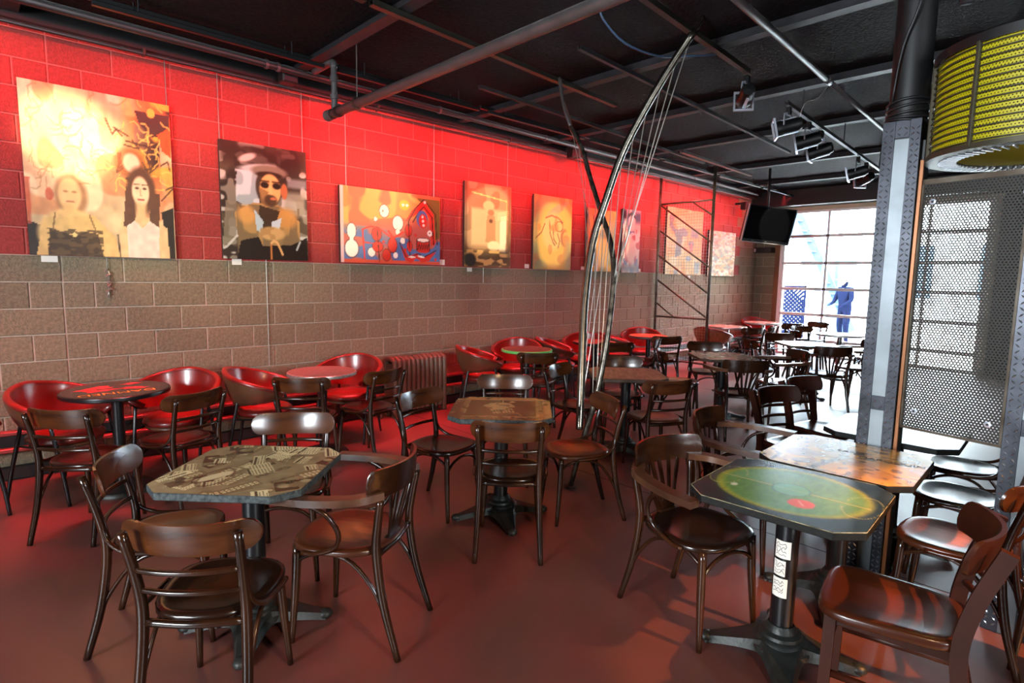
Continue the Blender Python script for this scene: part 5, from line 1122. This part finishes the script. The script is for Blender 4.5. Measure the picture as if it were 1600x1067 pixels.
# ------------------------------------------------------------------ gear above the drum lamp
t = thing('motor_hoist', 'dark hoist machinery hanging at the top right corner', 'hoist', (2.3, -5.05, 0))
obj('housing', rbox(-0.10, 0.16, -0.28, 0.02, 2.93, 3.12, 0.02), M['blackpaint'], t); obj('pole', rod((0.10, -0.10, 2.70), (0.10, -0.10, 2.95), 0.022, 10), M['joist'], t, smooth=True); obj('hanger', rod((0, -0.13, 3.1), (0, -0.13, ZC), 0.02, 8), M['blackpaint'], t, smooth=True)
obj('cover', rbox(-0.16, -0.02, -0.42, -0.26, 2.72, 2.86, 0.03, 3), M['facade_blue'], t)

# ------------------------------------------------------------------ person outside the door
def person(x, y, face):
    me = bpy.data.meshes.new('person'); P = {'pelvis': (0, 0, .95), 'waist': (0, 0, 1.08), 'chest': (.03, 0, 1.30), 'neck': (.05, 0, 1.48), 'head0': (.07, 0, 1.57), 'head': (.08, 0, 1.66), 'sl': (.02, .19, 1.42), 'el': (.06, .25, 1.15), 'wl': (.24, .18, 1.02), 'sr': (.02, -.19, 1.42), 'er': (.08, -.25, 1.16), 'wr': (.26, -.14, 1.06), 'hl': (0, .10, .92), 'kl': (.04, .11, .50), 'al': (.0, .12, .08), 'tl': (.14, .13, .03), 'hr': (0, -.10, .92), 'kr': (.02, -.11, .50), 'ar': (-.06, -.12, .08), 'tr': (.09, -.13, .03)}
    R = {'pelvis': .15, 'waist': .13, 'chest': .16, 'neck': .06, 'head0': .085, 'head': .10, 'sl': .075, 'el': .052, 'wl': .036, 'sr': .075, 'er': .052, 'wr': .036, 'hl': .10, 'kl': .07, 'al': .05, 'tl': .045, 'hr': .10, 'kr': .07, 'ar': .05, 'tr': .045}
    ks = list(P); E = [('pelvis', 'waist'), ('waist', 'chest'), ('chest', 'neck'), ('neck', 'head0'), ('head0', 'head'), ('chest', 'sl'), ('sl', 'el'), ('el', 'wl'), ('chest', 'sr'), ('sr', 'er'), ('er', 'wr'), ('pelvis', 'hl'), ('hl', 'kl'), ('kl', 'al'), ('al', 'tl'), ('pelvis', 'hr'), ('hr', 'kr'), ('kr', 'ar'), ('ar', 'tr')]
    # five short fingers to each hand
    for s, w in (('l', 'wl'), ('r', 'wr')):
        b = Vector(P[w])
        for i, (dy, dz, L) in enumerate(((-.03, .01, .05), (-.018, -.02, .09), (-.004, -.022, .1), (.010, -.022, .095), (.022, -.018, .08))):
            a_, c_ = 'p%s%d' % (s, i), 'f%s%d' % (s, i); P[a_] = tuple(b+Vector((.05, dy, dz))); P[c_] = tuple(b+Vector((.05+L, dy*1.3, dz-.03))); R[a_] = .011; R[c_] = .008; E += [(w, a_), (a_, c_)]
    ks = list(P); me.from_pydata([P[k] for k in ks], [(ks.index(a), ks.index(b)) for a, b in E], [])
    o = bpy.data.objects.new('person', me); COL.objects.link(o); m = o.modifiers.new('skin', 'SKIN'); m.use_smooth_shade = True
    for i, k in enumerate(ks): me.skin_vertices[0].data[i].radius = (R[k], R[k]); me.skin_vertices[0].data[i].use_root = (k == 'pelvis')
    s = o.modifiers.new('sub', 'SUBSURF'); s.levels = s.render_levels = 2
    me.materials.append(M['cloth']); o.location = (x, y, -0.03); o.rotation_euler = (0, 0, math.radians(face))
    tag(o, 'person in dark blue clothes and pale hat standing outside the door', 'person')
    hd = obj('face', blob((.085, 0, 1.635), .10, .082, .125, 14, 10), M['skin'], o, True)
    for sg in (1, -1): obj('eye', blob((.175, .032*sg, 1.65), .012, .014, .009, 8, 5), M['ink'], hd, True); obj('ear', blob((.08, .085*sg, 1.635), .02, .012, .03, 8, 5), M['skin'], hd, True)
    obj('nose', blob((.19, 0, 1.62), .018, .014, .024, 8, 5), M['skin'], hd, True); obj('mouth', blob((.178, 0, 1.575), .008, .026, .007, 8, 5), M['redprint'], hd, True)
    obj('hat', lathe([(0, 1.80), (.07, 1.79), (.10, 1.72), (.105, 1.69), (.21, 1.67), (.21, 1.66), (.09, 1.675)], 20), M['hat'], o, auto=40, loc=(.08, 0, 0))
person(15.5, -0.98, 150)
